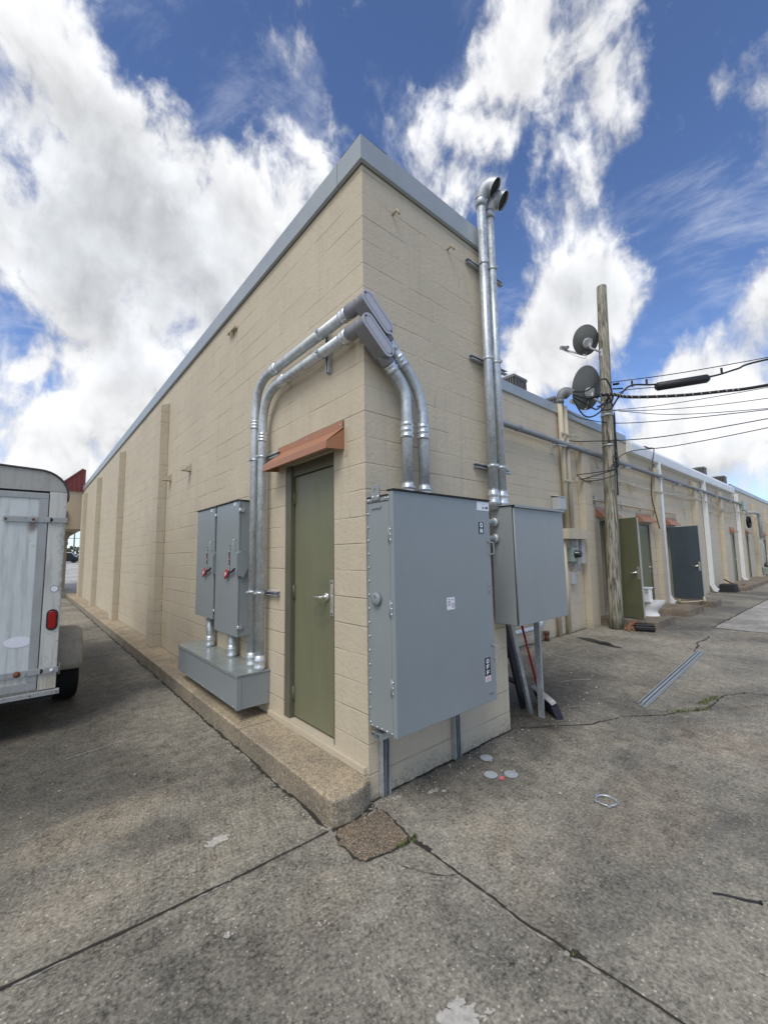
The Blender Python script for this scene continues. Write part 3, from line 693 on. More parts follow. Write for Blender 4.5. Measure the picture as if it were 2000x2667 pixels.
# pulls and padlock tab at the free edge
for zc, hh in ((1.75, .10), (.905, .10)):
    h = MB(); h.tube(fillet([(1.045, y0 - .001, zc + hh / 2), (1.075, y0 - .035, zc + hh / 2 - .01), (1.078, y0 - .035, zc - hh / 2), (1.05, y0 - .001, zc - hh / 2 - .01)], .012, 4), .005, 8); h.box((1.03, y0 - .006, zc + hh / 2), (1.06, y0 - .001, zc + hh / 2 + .03)); h.build('pull_handle', 'panel', FD)
h = MB(); h.box((1.015, y0 - .005, 1.38), (1.045, y0 - .001, 1.465)); h.lathe((1.03, y0 - .005, 1.44), (0, -1, 0), [(0, .007), (.006, .005)], 8); h.lathe((1.03, y0 - .005, 1.40), (0, -1, 0), [(0, .007), (.006, .005)], 8); h.build('latch', 'panel', FD)
h = MB(); h.box((1.082, y0 + .005, .62), (1.09, y0 + .03, .70)); h.tube([(1.10, y0 + .015, .665), (1.115, y0 + .01, .66), (1.118, y0 + .01, .645), (1.10, y0 + .015, .635)], .004, 6); h.build('hasp', 'galv', SD)
h = MB()
for xx in (.995, 1.025): h.cyl((xx, y0 - .0005, .575), (xx, y0 - .003, .575), .006, 8)
h.build('rivet', 'dark', FD)
def sticker(x0_, z0_, x1_, z1_, mat, name, par, t=.0012, yb=None):
    q = MB(); yb = y0 if yb is None else yb; q.box((x0_, yb - .0005 - t, z0_), (x1_, yb - .0005, z1_)); return q.build(name, mat, par)
st = sticker(.912, 2.062, 1.078, 2.135, 'label', 'maker_label', FD)
lettering('by ABB', .027, (1.064, y0 - .0024, 2.078), X, Z, 'ink', st, offset=.0009, align='RIGHT')
q = MB(); q.box((.993, y0 - .0026, 2.1125), (1.013, y0 - .0018, 2.115)); q.build('printed_line', 'ink', st)
st = sticker(.925, 1.866, .993, 1.962, 'ink', 'on_label', FD)
def block_letter(ch, cx, cz, w, h, P, par, mat='label', t=None):
    """square-cut label capitals; P(u, v) gives a point just proud of the label"""
    t = t or w * .30; q = MB(); l, r, b, u = cx - w / 2, cx + w / 2, cz - h / 2, cz + h / 2; th = min(t, h * .24)
    def rc(a, b_, c, d): q.add([P(a, b_), P(c, b_), P(c, d), P(a, d)], [(0, 1, 2, 3)])
    if ch == 'O':
        rc(l, b + th * .4, l + t, u - th * .4); rc(r - t, b + th * .4, r, u - th * .4); rc(l + t, b, r - t, b + th); rc(l + t, u - th, r - t, u)
        for (ax, az, bx, bz, cx_, cz_) in ((l, b + th * .4, l + t, b, l + t, b + th * .4), (r, b + th * .4, r - t, b, r - t, b + th * .4), (l, u - th * .4, l + t, u, l + t, u - th * .4), (r, u - th * .4, r - t, u, r - t, u - th * .4)): q.add([P(ax, az), P(bx, bz), P(cx_, cz_)], [(0, 1, 2)])
    elif ch == 'N': rc(l, b, l + t, u); rc(r - t, b, r, u); q.add([P(l + t, u), P(l + t, u - h * .42), P(r - t, b), P(r - t, b + h * .42)], [(0, 1, 2, 3)])
    elif ch == 'F': rc(l, b, l + t, u); rc(l + t, u - th, r, u); rc(l + t, cz - th * .62, r - w * .12, cz + th * .38)
    return q.build('lettering', mat, par)
PF = lambda a, c: (a, y0 - .0030, c)
block_letter('O', .959, 1.938, .036, .036, PF, st); block_letter('N', .959, 1.891, .036, .036, PF, st)
st = sticker(.938, .722, 1.008, .862, 'ink', 'off_label', FD)
for i, ch in enumerate('OFF'): block_letter(ch, .972, .836 - i * .044, .036, .034, PF, st)
st = sticker(.94, .677, 1.008, .7205, 'label', 'notice_label', FD)
q = MB()
for i in range(4): q.box((.946, y0 - .0026, .684 + i * .009), (1.002 - .008 * (i % 2), y0 - .0018, .689 + i * .009))
q.build('printed_line', 'pinkred', st)
st = sticker(.50, 1.286, .589, 1.376, 'label', 'warning_label', FD)
q = MB()
for i in range(5): q.box((.553, y0 - .0026, 1.300 + i * .0078), (.583, y0 - .0018, 1.3045 + i * .0078))
for i in range(3): q.box((.506, y0 - .0026, 1.317 + i * .0065), (.543, y0 - .0018, 1.3205 + i * .0065))
for i in range(2): q.box((.545, y0 - .0026, 1.355 + i * .007), (.578, y0 - .0018, 1.3585 + i * .007))
q.build('printed_line', 'greyink', st)
q = MB(); q.box((.507, y0 - .0028, 1.341), (.541, y0 - .0019, 1.347)); q.build('red_bar', 'red', st)
q = MB(); q.lathe((.521, y0 - .0018, 1.362), (0, -1, 0), [(0, .006), (.001, .006)], 10); q.build('printed_mark', 'ink', st)

# channel posts carrying the cabinet
for nm, xc, lab in ((0, .143, 'galvanised channel post under the hinge side of the ON and OFF cabinet'), (1, .937, 'galvanised channel post under the latch side of the ON and OFF cabinet')):
    q = MB(); u_strut(q, (xc, -.004, 0.006), (xc, -.004, 1.95), (0, -1, 0), .041)
    u_strut(q, (xc - .034, -.004, 0.006), (xc - .034, -.004, 1.95), (0, -1, 0), .041)
    o = q.build('strut_post', 'strut'); recenter(o, (xc, 0, 0)); tag(o, lab, 'strut post', 'channel posts under the cabinet')
q = MB()
u_strut(q, (-.02, -.075, .488), (.2, -.075, .488), (0, 0, -1)); u_strut(q, (-.02, -.125, .488), (.2, -.125, .488), (0, 0, -1))
tag(recenter(q.build('strut_bracket', 'strut'), (.06, -.1, .47)), 'short galvanised channel bracket peeking out below the cabinet corner', 'bracket')

# meter transformer cabinet on a leg
CT = thing('transformer_cabinet', 'shorter plain grey steel cabinet on channel legs beneath two tall conduits', 'electrical cabinet', (1.98, -.05, 0))
cx0, cx1, cy0, cy1, cz0, cz1 = 1.513, 2.455, -.30, -.048, 1.045, 2.14
b = MB(); b.box((cx0, cy0 + .024, cz0), (cx1 - .01, cy1, cz1)); b.build('body', 'ctbox', CT, .004)
b = MB(); b.box((cx0 + .012, cy0, cz0 - .004), (cx1, cy0 + .016, cz1 - .012)); b.build('door', 'ctbox', CT, .003)
b = MB(); b.box((cx0 + .008, cy0 + .016, cz0 + .004), (cx1 - .015, cy0 + .0345, cz1 - .016)); b.build('door_gasket', 'matteblack', CT)
b = MB(); b.prism([(cx0 - .012, cy0 - .022, cz1 + .012), (cx0 - .012, cy0 - .022, cz1 - .012), (cx0 - .012, cy0 - .018, cz1 - .012), (cx0 - .012, cy0 - .018, cz1 + .008), (cx0 - .012, cy1, cz1 + .012), (cx0 - .012, cy1, cz1 + .020)], (cx1 - cx0 + .03, 0, 0)); b.build('rain_lid', 'ctbox', CT)
b = MB(); b.cyl((cx0 + .008, cy0 + .008, cz0), (cx0 + .008, cy0 + .008, cz1 - .02), .007, 10); b.build('piano_hinge', 'ctbox', CT)
q = MB(); u_strut(q, (2.25, -.046, 0.004), (2.25, -.046, 1.6), (1, 0, 0), .041); q.box((2.225, -.09, 0.004), (2.2505, -.03, 1.045)); q.build('leg', 'strut', CT)
q = MB(); u_strut(q, (2.255, .06, 0.004), (1.84, -.01, 1.04), (.3, .9, 0), .041); q.build('brace', 'strut', CT)
for z in (2.0, 1.845):
    q = MB(); q.cyl((1.083, -.095, z), (1.512, -.095, z), .027, 16); q.lathe((1.09, -.095, z), (1, 0, 0), [(0, .036), (.03, .036)], 8); q.lathe((1.47, -.095, z), (1, 0, 0), [(0, .036), (.015, .043), (.04, .045)], 20)
    o = q.build('conduit_nipple', 'galv'); tag(recenter(o, (1.3, -.14, z)), 'short galvanised conduit bridging the two grey cabinets, ' + ('upper' if z > 1.9 else 'lower') + ' of the pair', 'conduit', 'nipples between the cabinets')

# pipes ---------------------------------------------------------------
def coupling(p, d, par, r=.044, L=.10, rings=3, name='coupling', mat='galvl'):
    p, d = V(p), V(d).normalized(); pr = [(-L / 2, r + .002)]
    for i in range(rings):
        a = -L / 2 + (i + .15) * L / rings; bb = -L / 2 + (i + .62) * L / rings; w_ = .3 * L / rings
        pr += [(a, r + .006), (a + w_ * .5, r + .013), (a + w_, r + .012), (bb, r + .006)]
    pr += [(L / 2, r + .006), (L / 2, r + .001)]
    q = MB(); q.lathe(p, d, pr, 22)
    scr = p + d * .01; n = d.orthogonal().normalized(); q.cyl(scr, scr + n * (r + .02), .006, 8)
    return q.build(name, mat, par)
def strap(p, d, par, r=.044, toward=(1, 0, 0), mat='galv'):
    q = MB(); p, d, t = V(p), V(d).normalized(), V(toward).normalized(); s = d.cross(t).normalized()
    q.lathe(p, d, [(-.013, r + .001), (-.013, r + .004), (.013, r + .004), (.013, r + .001)], 20)
    for sg in (1, -1): q.obox(p + s * sg * (r + .006) - t * .0, s * .004, t * .015, d * .013)
    q.cyl(p - t * (r + .003) - s * .02, p - t * (r + .018) - s * .0, .007, 8); q.obox(p - t * (r + .012), t * .012, s * .012, d * .012)
    return q.build('strap', mat, par)
def corner_run(zh, ypipe, xpipe, label):
    T = thing('conduit_run', label, 'conduit', (-.09, ypipe, .6), 'bent conduit runs round the building corner')
    r = .0445; xs = -.09
    # side from the wire trough up and along to the corner fitting
    path = fillet([(xs, ypipe, .62), (xs, ypipe, zh), (xs, .10, zh)], .36, 14)
    q = MB(); q.tube(path, r, 22); q.build('pipe', 'galv', T)
    # fitting body with oval cover
    dv = V((.76, 0, -.65)).normalized(); c0 = V((xs, -.125, zh)); L = .245
    pv = V((dv.z * -1, 0, dv.x))
    def oval(rr, y, e=0., n=10):
        out = []
        for i in range(n + 1): a = math.pi / 2 + math.pi * i / n; out.append(c0 + dv * (rr * math.cos(a) - e * 0) + pv * rr * math.sin(a) + Y * (y + .125))
        for i in range(n + 1): a = -math.pi / 2 + math.pi * i / n; out.append(c0 + dv * (L + rr * math.cos(a)) + pv * rr * math.sin(a) + Y * (y + .125))
        return out
    q = MB(); rb = .053
    o1 = oval(rb, -.172); o2 = oval(rb, -.05)
    n = len(o1); q.add(o1 + o2, [(i, (i + 1) % n, n + (i + 1) % n, n + i) for i in range(n)][::-1], 0, True); q.add(o1, [tuple(range(n))]); q.add(o2, [tuple(range(n))[::-1]])
    q.lathe(c0 + Y * .02, Y, [(0, .053), (.09, .052), (.12, .057), (.16, .057)], 22)
    q.lathe(c0 + dv * (L - .02) + Y * .035, dv, [(0, .052), (.06, .052), (.10, .056), (.12, .056)], 22)
    LB = q.build('corner_fitting', 'cast', T)
    q = MB(); q.prism(oval(rb + .006, -.1805), (0, .007, 0)); CV = q.build('cover', 'castl', LB, .002)
    q = MB(); a1, a2 = oval(rb - .014, -.1815), oval(rb - .020, -.1815); n = len(a1)
    q.add(a1 + a2, [(i, (i + 1) % n, n + (i + 1) % n, n + i) for i in range(n)]); q.build('cover_rib', 'cast', CV)
    q = MB()
    for t in (-.042, L + .042): q.lathe(c0 + dv * t + Y * (-.0555), -Y, [(0, .0085), (.003, .007), (.004, .002)], 10)
    q.build('screw', 'dark', CV)
    # down to the cabinet top
    kx = xpipe; zk = zh - (kx - xs) * .65 / .76
    p0 = c0 + dv * (L + .08) + Y * .035
    path2 = fillet([p0, (kx, -.09, zk), (kx, -.09, 2.12)], .55, 14)
    q = MB(); q.tube(path2, r, 22); q.build('pipe', 'galv', T)
    coupling((xs, .125, zh), Y, T, L=.085, rings=2); coupling(p0 + dv * .055, dv, T, L=.075, rings=2)
    yb = ypipe - .44; coupling((xs, ypipe - .46, zh), Y, T)
    coupling((xs, ypipe, zh - .47), Z, T)
    zc = zk - .34; coupling((kx, -.09, zc), Z, T, L=.14); coupling((kx, -.09, 2.21), Z, T, L=.11, rings=2)
    coupling((xs, ypipe, .665), Z, T, L=.14, rings=2)
    if zh > 3.5: coupling(p0 + dv * .19, dv, T, L=.10)
    strap((xs, ypipe, 2.74), Z, T, toward=(1, 0, 0)); strap((xs, ypipe, 1.345), Z, T, toward=(1, 0, 0)); strap((xs, .46, zh), Y, T, toward=(1, 0, 0))
corner_run(3.60, 1.80, .545, 'outer bent galvanised conduit crossing the corner through the upper grey fitting')
corner_run(3.42, 1.612, .357, 'inner bent galvanised conduit crossing the corner through the lower grey fitting')
def wall_strut(p0, p1, out, lab, grp=None, mat='strut', name='strut_channel'):
    q = MB(); u_strut(q, p0, p1, out, .041); o = q.build(name, mat); recenter(o, p0); return tag(o, lab, 'strut channel', grp)
wall_strut((-.002, .46, 3.26), (-.002, .46, 3.70), (-1, 0, 0), 'upright channel behind the bent conduits above the olive corner door')
wall_strut((-.002, 1.36, 1.345), (-.002, 1.93, 1.345), (-1, 0, 0), 'level channel behind the upright conduits beside the door latch height')
wall_strut((-.002, 1.36, 2.74), (-.002, 1.93, 2.74), (-1, 0, 0), 'level channel behind the upright conduits just above the door hood')
# trough and safety switches on the long wall
TR = thing('wire_trough', 'long low grey steel trough at the foot of the long wall', 'wire trough', (-.17, 2.55, .275))
b = MB(); b.box((-.325, 1.565, .275), (-.003, 3.54, .578)); b.build('body', 'panel', TR, .003)
b = MB(); b.box((-.335, 1.556, .580), (-.003, 3.55, .597)); b.box((-.335, 1.556, .562), (-.327, 3.55, .580)); b.build('lid', 'panelt', TR, .003)
s = MB()
for i in range(7): s.lathe((-.326, 1.66 + i * .295, .292), (-1, 0, 0), [(0, .007), (.004, .006), (.006, .002)], 8)
s.build('screw', 'galvl', TR)
b = MB(); b.box((-.331, 1.5585, .275), (-.327, 1.60, .56)); b.box((-.327, 1.560, .275), (-.29, 1.564, .56)); b.build('corner_flange', 'panel', TR)
def switch(yr, yl, zb, ztop, label):
    S = thing('safety_switch', label, 'safety switch', (-.1, (yr + yl) / 2, zb), 'safety switches above the wire trough')
    xf = -.18
    b = MB(); b.box((-.155, yr + .004, zb + .004), (-.032, yl - .004, ztop - .01)); b.build('body', 'panel', S, .003)
    b = MB(); b.box((xf, yr, zb), (-.158, yl, ztop - .006)); D = b.build('door', 'panel', S, .004)
    b = MB(); b.box((xf - .012, yr - .004, ztop - .005), (-.03, yl + .004, ztop + .006)); b.build('rain_lip', 'dark', S)
    h = MB(); h.box((-.03, yr + .05, ztop - .2), (-.003, yl - .05, ztop - .15)); h.box((-.03, yr + .05, zb + .12), (-.003, yl - .05, zb + .17)); h.build('mounting_channel', 'strut', S)
    for z in (ztop - .11, zb + .10):
        h = MB(); h.box((-.185, yr - .010, z - .018), (-.12, yr + .0, z + .018)); h.cyl((-.17, yr - .012, z - .02), (-.17, yr - .012, z + .02), .006, 8); h.build('latch', 'galvl', S)
    zc = 1.648
    hx = [(.065, .10), (.0, .125), (-.10, .05), (-.105, -.045), (-.03, -.16), (.065, -.125)]
    h = MB(); h.prism([(-.155 - a * .8, yr - .034, zc + c) for a, c in hx], (0, .033, 0)); h.box((-.205, yr - .032, zc - .06), (-.18, yr + .055, zc + .055)); HP = h.build('lever_housing', 'panel', S, .003)
    h = MB(); h.tube([(-.20, yr + .03, zc - .06), (-.205, yr + .10, zc - .095), (-.207, yr + .2, zc - .115)], .011, 8); LV = h.build('lever', 'dark', S)
    h = MB(); c = V((-.209, yr + .262, zc - .125)); u = V((0, .86, -.5)); v_ = V((0, .5, .86)); h.obox(c, u * .052, v_ * .036, V((.008, 0, 0))); HG = h.build('lever_grip', 'red', LV, .003)
    h = MB(); h.obox(c - X * .0092, u * .026, v_ * .016, V((.001, 0, 0))); h.build('grip_mark', 'label', HG)
    h = MB(); h.obox(c - X * .0105 + u * .004, u * .015, v_ * .004, V((.001, 0, 0))); h.build('grip_slot', 'red', HG)
    h = MB(); ym = yr + .248; h.box((xf - .0015, ym - .022, 1.545), (xf - .0005, ym + .022, 1.838)); LB = h.build('switch_label', 'ink', D)
    PS = lambda a, c_: (xf - .0028, ym - a, c_)
    for ch, z in (('O', 1.815), ('N', 1.778), ('O', 1.608), ('F', 1.572)): block_letter(ch, 0, z, .026, .028, PS, LB)
    h = MB(); h.add([PS(-.008, 1.70), PS(.008, 1.70), PS(0, 1.755)], [(0, 1, 2)]); h.add([PS(-.020, 1.675), PS(.020, 1.675), PS(.020, 1.694), PS(-.020, 1.694)], [(0, 1, 2, 3)]); h.build('printed_arrow', 'pinkred', LB)
    h = MB(); h.add([PS(-.022, 1.635), PS(-.014, 1.635), PS(-.014, 1.66), PS(-.022, 1.66)], [(0, 1, 2, 3)]); h.build('printed_bar', 'label', LB)
    h = MB(); h.box((xf - .0015, yr + .075, ztop - .05), (xf - .0005, yr + .15, ztop - .015)); L2 = h.build('maker_label', 'label', D)
    h = MB(); h.box((xf - .0024, yr + .085, ztop - .038), (xf - .0017, yr + .115, ztop - .030)); h.build('printed_line', 'ink', L2)
    h = MB(); h.tube(fillet([(xf, yr + .05, 1.90), (xf - .035, yr + .055, 1.895), (xf - .035, yr + .06, 1.80), (xf, yr + .055, 1.79)], .012, 4), .0045, 8); h.build('pull_handle', 'galv', D)
    # short pipe down into the trough
    yn = (yr + yl) / 2 + .02
    N_ = thing('conduit_nipple', 'short galvanised conduit between ' + label.split(',')[0].replace('tall', 'the tall').replace('slightly', 'the slightly') + ' and trough', 'conduit', (-.09, yn, .6), 'nipples under the safety switches')
    q = MB(); q.cyl((-.085, yn, .597), (-.085, yn, zb + .003), .044, 20); q.build('pipe', 'galv', N_)
    coupling((-.085, yn, .665), Z, N_, L=.135, rings=2)
switch(1.985, 2.665, .868, 2.325, 'tall grey safety switch, its hexagonal lever plate in full view beside the conduits')
switch(2.735, 3.40, .975, 2.325, 'slightly shorter grey safety switch, set farther along the wall with its side hidden')

# the two tall service conduits above the shorter cabinet
def weatherhead(T, c, r, face, mat='cast', sz=1.):
    """cast hood: c is the pipe top, face the horizontal direction its mouth points"""
    c = V(c); f = V((*face, 0)).normalized(); s = V((-f.y, f.x, 0))
    q = MB(); n = 9; rings = []
    for i in range(n):
        a = R(5 + 122 * i / (n - 1)); Rm = .105 * sz
        cen = c + f * (Rm * (1 - math.cos(a)) * .95 + .0) + Z * (Rm * math.sin(a) * 1.15 + .02)
        t = (f * math.sin(a) + Z * math.cos(a)).normalized(); up = (f * -math.cos(a) + Z * math.sin(a)).normalized()
        k = (r + .010 + (.045 * sz) * (i / (n - 1)) ** .8)
        rings.append([cen + (s * math.cos(2 * math.pi * j / 22) * k * 1.0 + up * math.sin(2 * math.pi * j / 22) * k * 1.02) for j in range(22)])
    vs = [p for rg in rings for p in rg]
    q.add(vs, [(i * 22 + j, i * 22 + (j + 1) % 22, (i + 1) * 22 + (j + 1) % 22, (i + 1) * 22 + j) for i in range(n - 1) for j in range(22)], 0, True)
    q.lathe(c - Z * .05, Z, [(0, r + .004), (.0, r + .012), (.07, r + .012), (.08, r + .004)], 20)
    lst = rings[-1]; cen = sum(lst, V()) / 22; ins = [cen + (p - cen) * .93 for p in lst]
    q.add(lst + ins, [(j, (j + 1) % 22, 22 + (j + 1) % 22, 22 + j) for j in range(22)])
    W = q.build('weatherhead', mat, T)
    dn = (f * .9 + Z * -.75).normalized()
    q = MB(); q.add([p - dn * .022 for p in ins], [tuple(range(22))]); q.build('mouth', 'dark', W)
    return W
def tall(xp, ztop, lab):
    T = thing('service_conduit', lab, 'conduit', (xp, -.10, 2.14), 'tall conduits rising above the roof edge')
    q = MB(); q.tube([(xp, -.10, 2.12), (xp, -.10, ztop)], .0445, 24); q.build('pipe', 'galv', T)
    coupling((xp, -.10, 2.24), Z, T, L=.15, rings=2)
    for z in (2.55, 3.645, 4.67): strap((xp, -.10, z), Z, T, toward=(0, 1, 0))
    weatherhead(T, (xp, -.10, ztop), .0445, (.50, -.87), 'strut', .95)
    q = MB(); q.box((xp - .02, -.1455, ztop - .32), (xp + .0, -.1449, ztop - .285)); q.build('sticker', 'label', T)
    return T
tall(1.50, 5.36, 'tall galvanised conduit closer to the disconnect cabinet, its hood higher')
tall(1.645, 5.30, 'tall galvanised conduit farther from the disconnect cabinet, its hood lower and behind')
for z, lab in ((4.67, 'topmost channel holding the two tall conduits just below the roof edge'), (3.645, 'middle channel holding the two tall conduits on the corner face'), (2.55, 'lowest channel holding the two tall conduits above the shorter cabinet')):
    wall_strut((1.325, -.002, z), (1.94, -.002, z), (0, -1, 0), lab, 'channels behind the tall conduits')
    q_ = [o for o in COL.objects if o.name.startswith('strut_channel')][-1]

# ------------------------------------------------------------------ things lying about the corner
def disc(c, lab, r=.052):
    q = MB(); q.lathe((c[0], c[1], .005), Z, [(0, r), (.004, r), (.0045, r - .004), (.0046, .012), (.0065, .011), (.007, .004)], 28, sm=False); o = q.build('steel_disc', 'disc'); recenter(o, (c[0], c[1], 0)); tag(o, lab, 'steel disc', 'grey knockout discs on the concrete')
disc((1.10, -.187), 'round grey steel disc lying nearest the cabinet post, apart from the pink mark')
disc((.902, -.369), 'round grey steel disc beside the pink mark on its building side')
disc((1.022, -.47), 'round grey steel disc beside the pink mark on its yard side')
q = MB(); pr = []
q.lathe((1.192, -1.097, .006), Z, [(0, .058), (0, .068), (.009, .068), (.009, .058), (0, .058)], 30, caps=False)
for i in range(5): a = i * 1.2566; q.obox((1.192 + .071 * math.cos(a), -1.097 + .071 * math.sin(a), .0105), (.008 * math.cos(a), .008 * math.sin(a), 0), (-.010 * math.sin(a), .010 * math.cos(a), 0), (0, 0, .0045))
tag(recenter(q.build('locknut', 'galv'), (1.192, -1.097, 0)), 'bright zinc conduit locknut ring lying on bare concrete', 'locknut')
q = MB(); q.tube(curve([(.766, -1.763, .009), (.80, -1.815, .010), (.83, -1.875, .009), (.86, -1.927, .011)]), [.004] * 15 + [.005] * 15 + [.006], 8); q.lathe((.86, -1.927, .011), (.4, -1, 0), [(0, .008), (.01, .009)], 8)
tag(recenter(q.build('cable_tie', 'black'), (.81, -1.85, 0)), 'thin black cable tie lying alone near the yard edge', 'cable tie')
q = MB(); u_strut(q, (3.30, -.675, .006), (6.66, -.475, .006), (0, 0, 1), .041); u_strut(q, (3.33, -.632, .006), (6.66, -.432, .006), (0, 0, 1), .041)
tag(recenter(q.build('loose_strut', 'disc'), (4.98, -.55, 0)), 'long galvanised channel length lying loose on the concrete', 'strut channel')
# broom, ladder and rubble behind the shorter cabinet
BR = thing('push_broom', 'push broom with red handle and black bristles leaning behind the cabinet legs', 'broom', (2.43, .05, 0))
q = MB(); q.tube([(2.34, .20, .98), (2.47, .09, .17)], .013, 12); q.build('handle', 'red', BR)
q = MB(); q.prism([(2.60, .245, .135), (2.635, .20, .165), (2.30, -.20, .165), (2.265, -.165, .135)], (-.02, .02, .035)); q.build('head', 'signw', BR, .008)
q = MB(); q.prism([(2.575, .225, .14), (2.625, .165, .14), (2.34, -.185, .14), (2.27, -.145, .14)], (.02, -.05, -.135)); q.build('bristles', 'bristle', BR)
LD = thing('step_ladder', 'dark fibreglass step ladder folded behind the cabinet legs', 'ladder', (2.2, .3, 0))
for (a, b_) in (((2.36, .22, .0), (1.86, .16, 1.3)), ((2.55, .62, .0), (1.95, .5, 1.3))):
    q = MB(); q.bar(a, b_, .09, .03, (0, 1, 0)); q.build('side_rail', 'matteblack', LD, .004)
for t in (.22, .45, .68, .9):
    a = V((2.36, .22, 0)).lerp(V((1.86, .16, 1.3)), t); b_ = V((2.55, .62, 0)).lerp(V((1.95, .5, 1.3)), t); q = MB(); q.bar(a, b_, .075, .02); q.build('step', 'matteblack', LD)
for i, (z, dx) in enumerate(((0, 0), (.09, .02), (.18, -.01), (.27, .01))):
    q = MB(); q.box((1.95 + dx, .62 + dx, z + .004), (2.35 + dx, .82 + dx, z + .09)); o = q.build('concrete_block', 'slab', bevel=.008); recenter(o, (2.15, .72, z)); tag(o, ('bottom', 'second', 'third', 'top')[i] + ' pale block of the small stack hidden behind the ladder', 'block', 'pale blocks stacked behind the ladder')
# grass in the cracks
gb = MB()
def tuft(cx, cy, rad, n, h):
    for _ in range(n):
        a = random.uniform(0, 6.28); d = rad * math.sqrt(random.random()); x, y = cx + d * math.cos(a) * 1.2, cy + d * math.sin(a) * .7
        hh = h * random.uniform(.4, 1.1); b_ = random.uniform(0, 6.28); l = hh * random.uniform(.2, .9); w_ = .0022 + .002 * random.random()
        dx, dy = math.cos(b_), math.sin(b_)
        gb.add([(x - dy * w_, y + dx * w_, .004), (x + dy * w_, y - dx * w_, .004), (x + dx * l * .4 + dy * w_ * .7, y + dy * l * .4 - dx * w_ * .7, hh * .6), (x + dx * l * .4 - dy * w_ * .7, y + dy * l * .4 + dx * w_ * .7, hh * .6), (x + dx * l, y + dy * l, hh)], [(0, 1, 2, 3), (3, 2, 4)])
for i in range(9): tuft(3.25 + .06 * i, -.87 - .035 * i + random.uniform(-.02, .02), .055, random.choice((8, 20, 36)), .042)
for i in range(7): tuft(3.85 + .06 * i, -1.05 - .012 * i, .05, random.choice((8, 24, 40)), .045)
for i in range(5): tuft(-.085 - .018 * i, -.478, .016, 26, .022)
for (x, y) in ((-.05, -1.46), (-.055, -.5), (-.02, -.47)): tuft(x, y, .014, 22, .02)
for i in range(9): tuft(5.9 + .22 * i, 1.83, .06, 14, .03)
tag(gb.build('grass', 'grass'), 'small green grass tufts sprouting from the slab cracks', 'grass', kind='stuff')

# ------------------------------------------------------------------ gear along the back wall
T = thing('service_mast', 'beige service mast with grey hood carrying the old overhead feed', 'service mast', (7.0, 1.8, 2.2))
q = MB(); q.tube([(6.98, 1.80, 2.2), (6.98, 1.80, 5.12)], .055, 16); q.build('pipe', 'bpipe', T)
q = MB(); q.tube([(7.2, 1.80, 2.2), (7.2, 1.80, 5.0)], .055, 16); q.build('pipe', 'bpipe', T)
weatherhead(T, (6.98, 1.78, 5.08), .06, (.75, -.4), 'castd', 1.5)
for z in (4.3, 3.25):
    q = MB(); q.box((6.87, 1.73, z), (7.32, 1.76, z + .04)); q.tube([(7.28, 1.74, z + .03), (7.34, 1.66, z + .03), (7.36, 1.62, z - .03)], .012, 6); q.build('clamp', 'bpipe', T)
for i, x in enumerate((6.42, 6.82)):
    q = MB(); q.tube([(x, 1.82, 0.005), (x, 1.82, 1.98)], .05, 14); o = q.build('wall_pipe', 'bpipe'); recenter(o, (x, 1.82, 0)); tag(o, 'beige pipe rising from the ground to the beige trough, ' + ('closer to' if i == 0 else 'farther from') + ' the cabinets', 'pipe', 'beige pipes at the wall foot')
WT = MB(); WT.box((6.70, 1.66, 1.985), (7.62, 1.875, 2.205)); o = WT.build('wire_trough', 'bpipe', bevel=.006); recenter(o, (7.15, 1.77, 1.985)); tag(o, 'short beige painted trough under the service mast', 'wire trough')
MT = thing('electric_meter', 'grey green round-faced meter box hanging below the beige trough', 'electric meter', (7.08, 1.8, 1.5))
q = MB(); q.box((6.96, 1.70, 1.5), (7.22, 1.877, 1.80)); q.build('box', 'greenm', MT, .008)
q = MB(); q.lathe((7.08, 1.70, 1.66), -Y, [(0, .085), (.02, .085), (.03, .075), (.10, .072), (.12, .05)], 20); q.build('dial_cover', 'glass', MT)
q = MB()
for x in (7.02, 7.1, 7.18): q.tube(curve([(x, 1.78, 1.985), (x + random.uniform(-.03, .05), 1.72, 1.9), (x, 1.76, 1.80)]), .012, 6)
for x in (7.05, 7.15, 7.2): q.tube(curve([(x, 1.78, 1.5), (x + .06, 1.7, 1.38), (x + .1, 1.74, 1.3), (x + .12, 1.8, 1.42)]), .008, 6)
q.build('wire', 'signw', MT)
o = MB().box((7.3, 1.76, 1.42), (7.36, 1.877, 1.985)).box((7.5, 1.74, 1.45), (7.66, 1.877, 2.04)).build('breaker_panel', 'signw', bevel=.006); recenter(o, (7.5, 1.8, 1.45)); tag(o, 'narrow grey breaker panel beside the first pilaster', 'breaker panel')
o = MB().box((6.72, 1.80, .86), (6.98, 1.877, 1.30)).build('junction_box', 'bpipe', bevel=.006); recenter(o, (6.85, 1.84, .86)); tag(o, 'flat beige junction box low under the meter', 'junction box')
q = MB(); q.box((7.06, 1.78, 1.02), (7.24, 1.877, 1.28)); q.cyl((7.15, 1.82, 1.28), (7.15, 1.82, 1.5), .014, 8); o = q.build('junction_box', 'signw', bevel=.006); recenter(o, (7.15, 1.84, 1.02)); tag(o, 'small grey junction box on the wall below the meter', 'junction box')
q = MB(); q.box((6.5, 1.70, 2.60), (6.80, 1.876, 2.86)); q.prism([(6.49, 1.69, 2.86), (6.81, 1.69, 2.86), (6.81, 1.876, 2.90), (6.49, 1.876, 2.90)], (0, 0, .02)); o = q.build('cable_box', 'signw', bevel=.012); recenter(o, (6.65, 1.8, 2.6)); tag(o, 'pale grey plastic box on the wall just above the shorter cabinet', 'cable box')
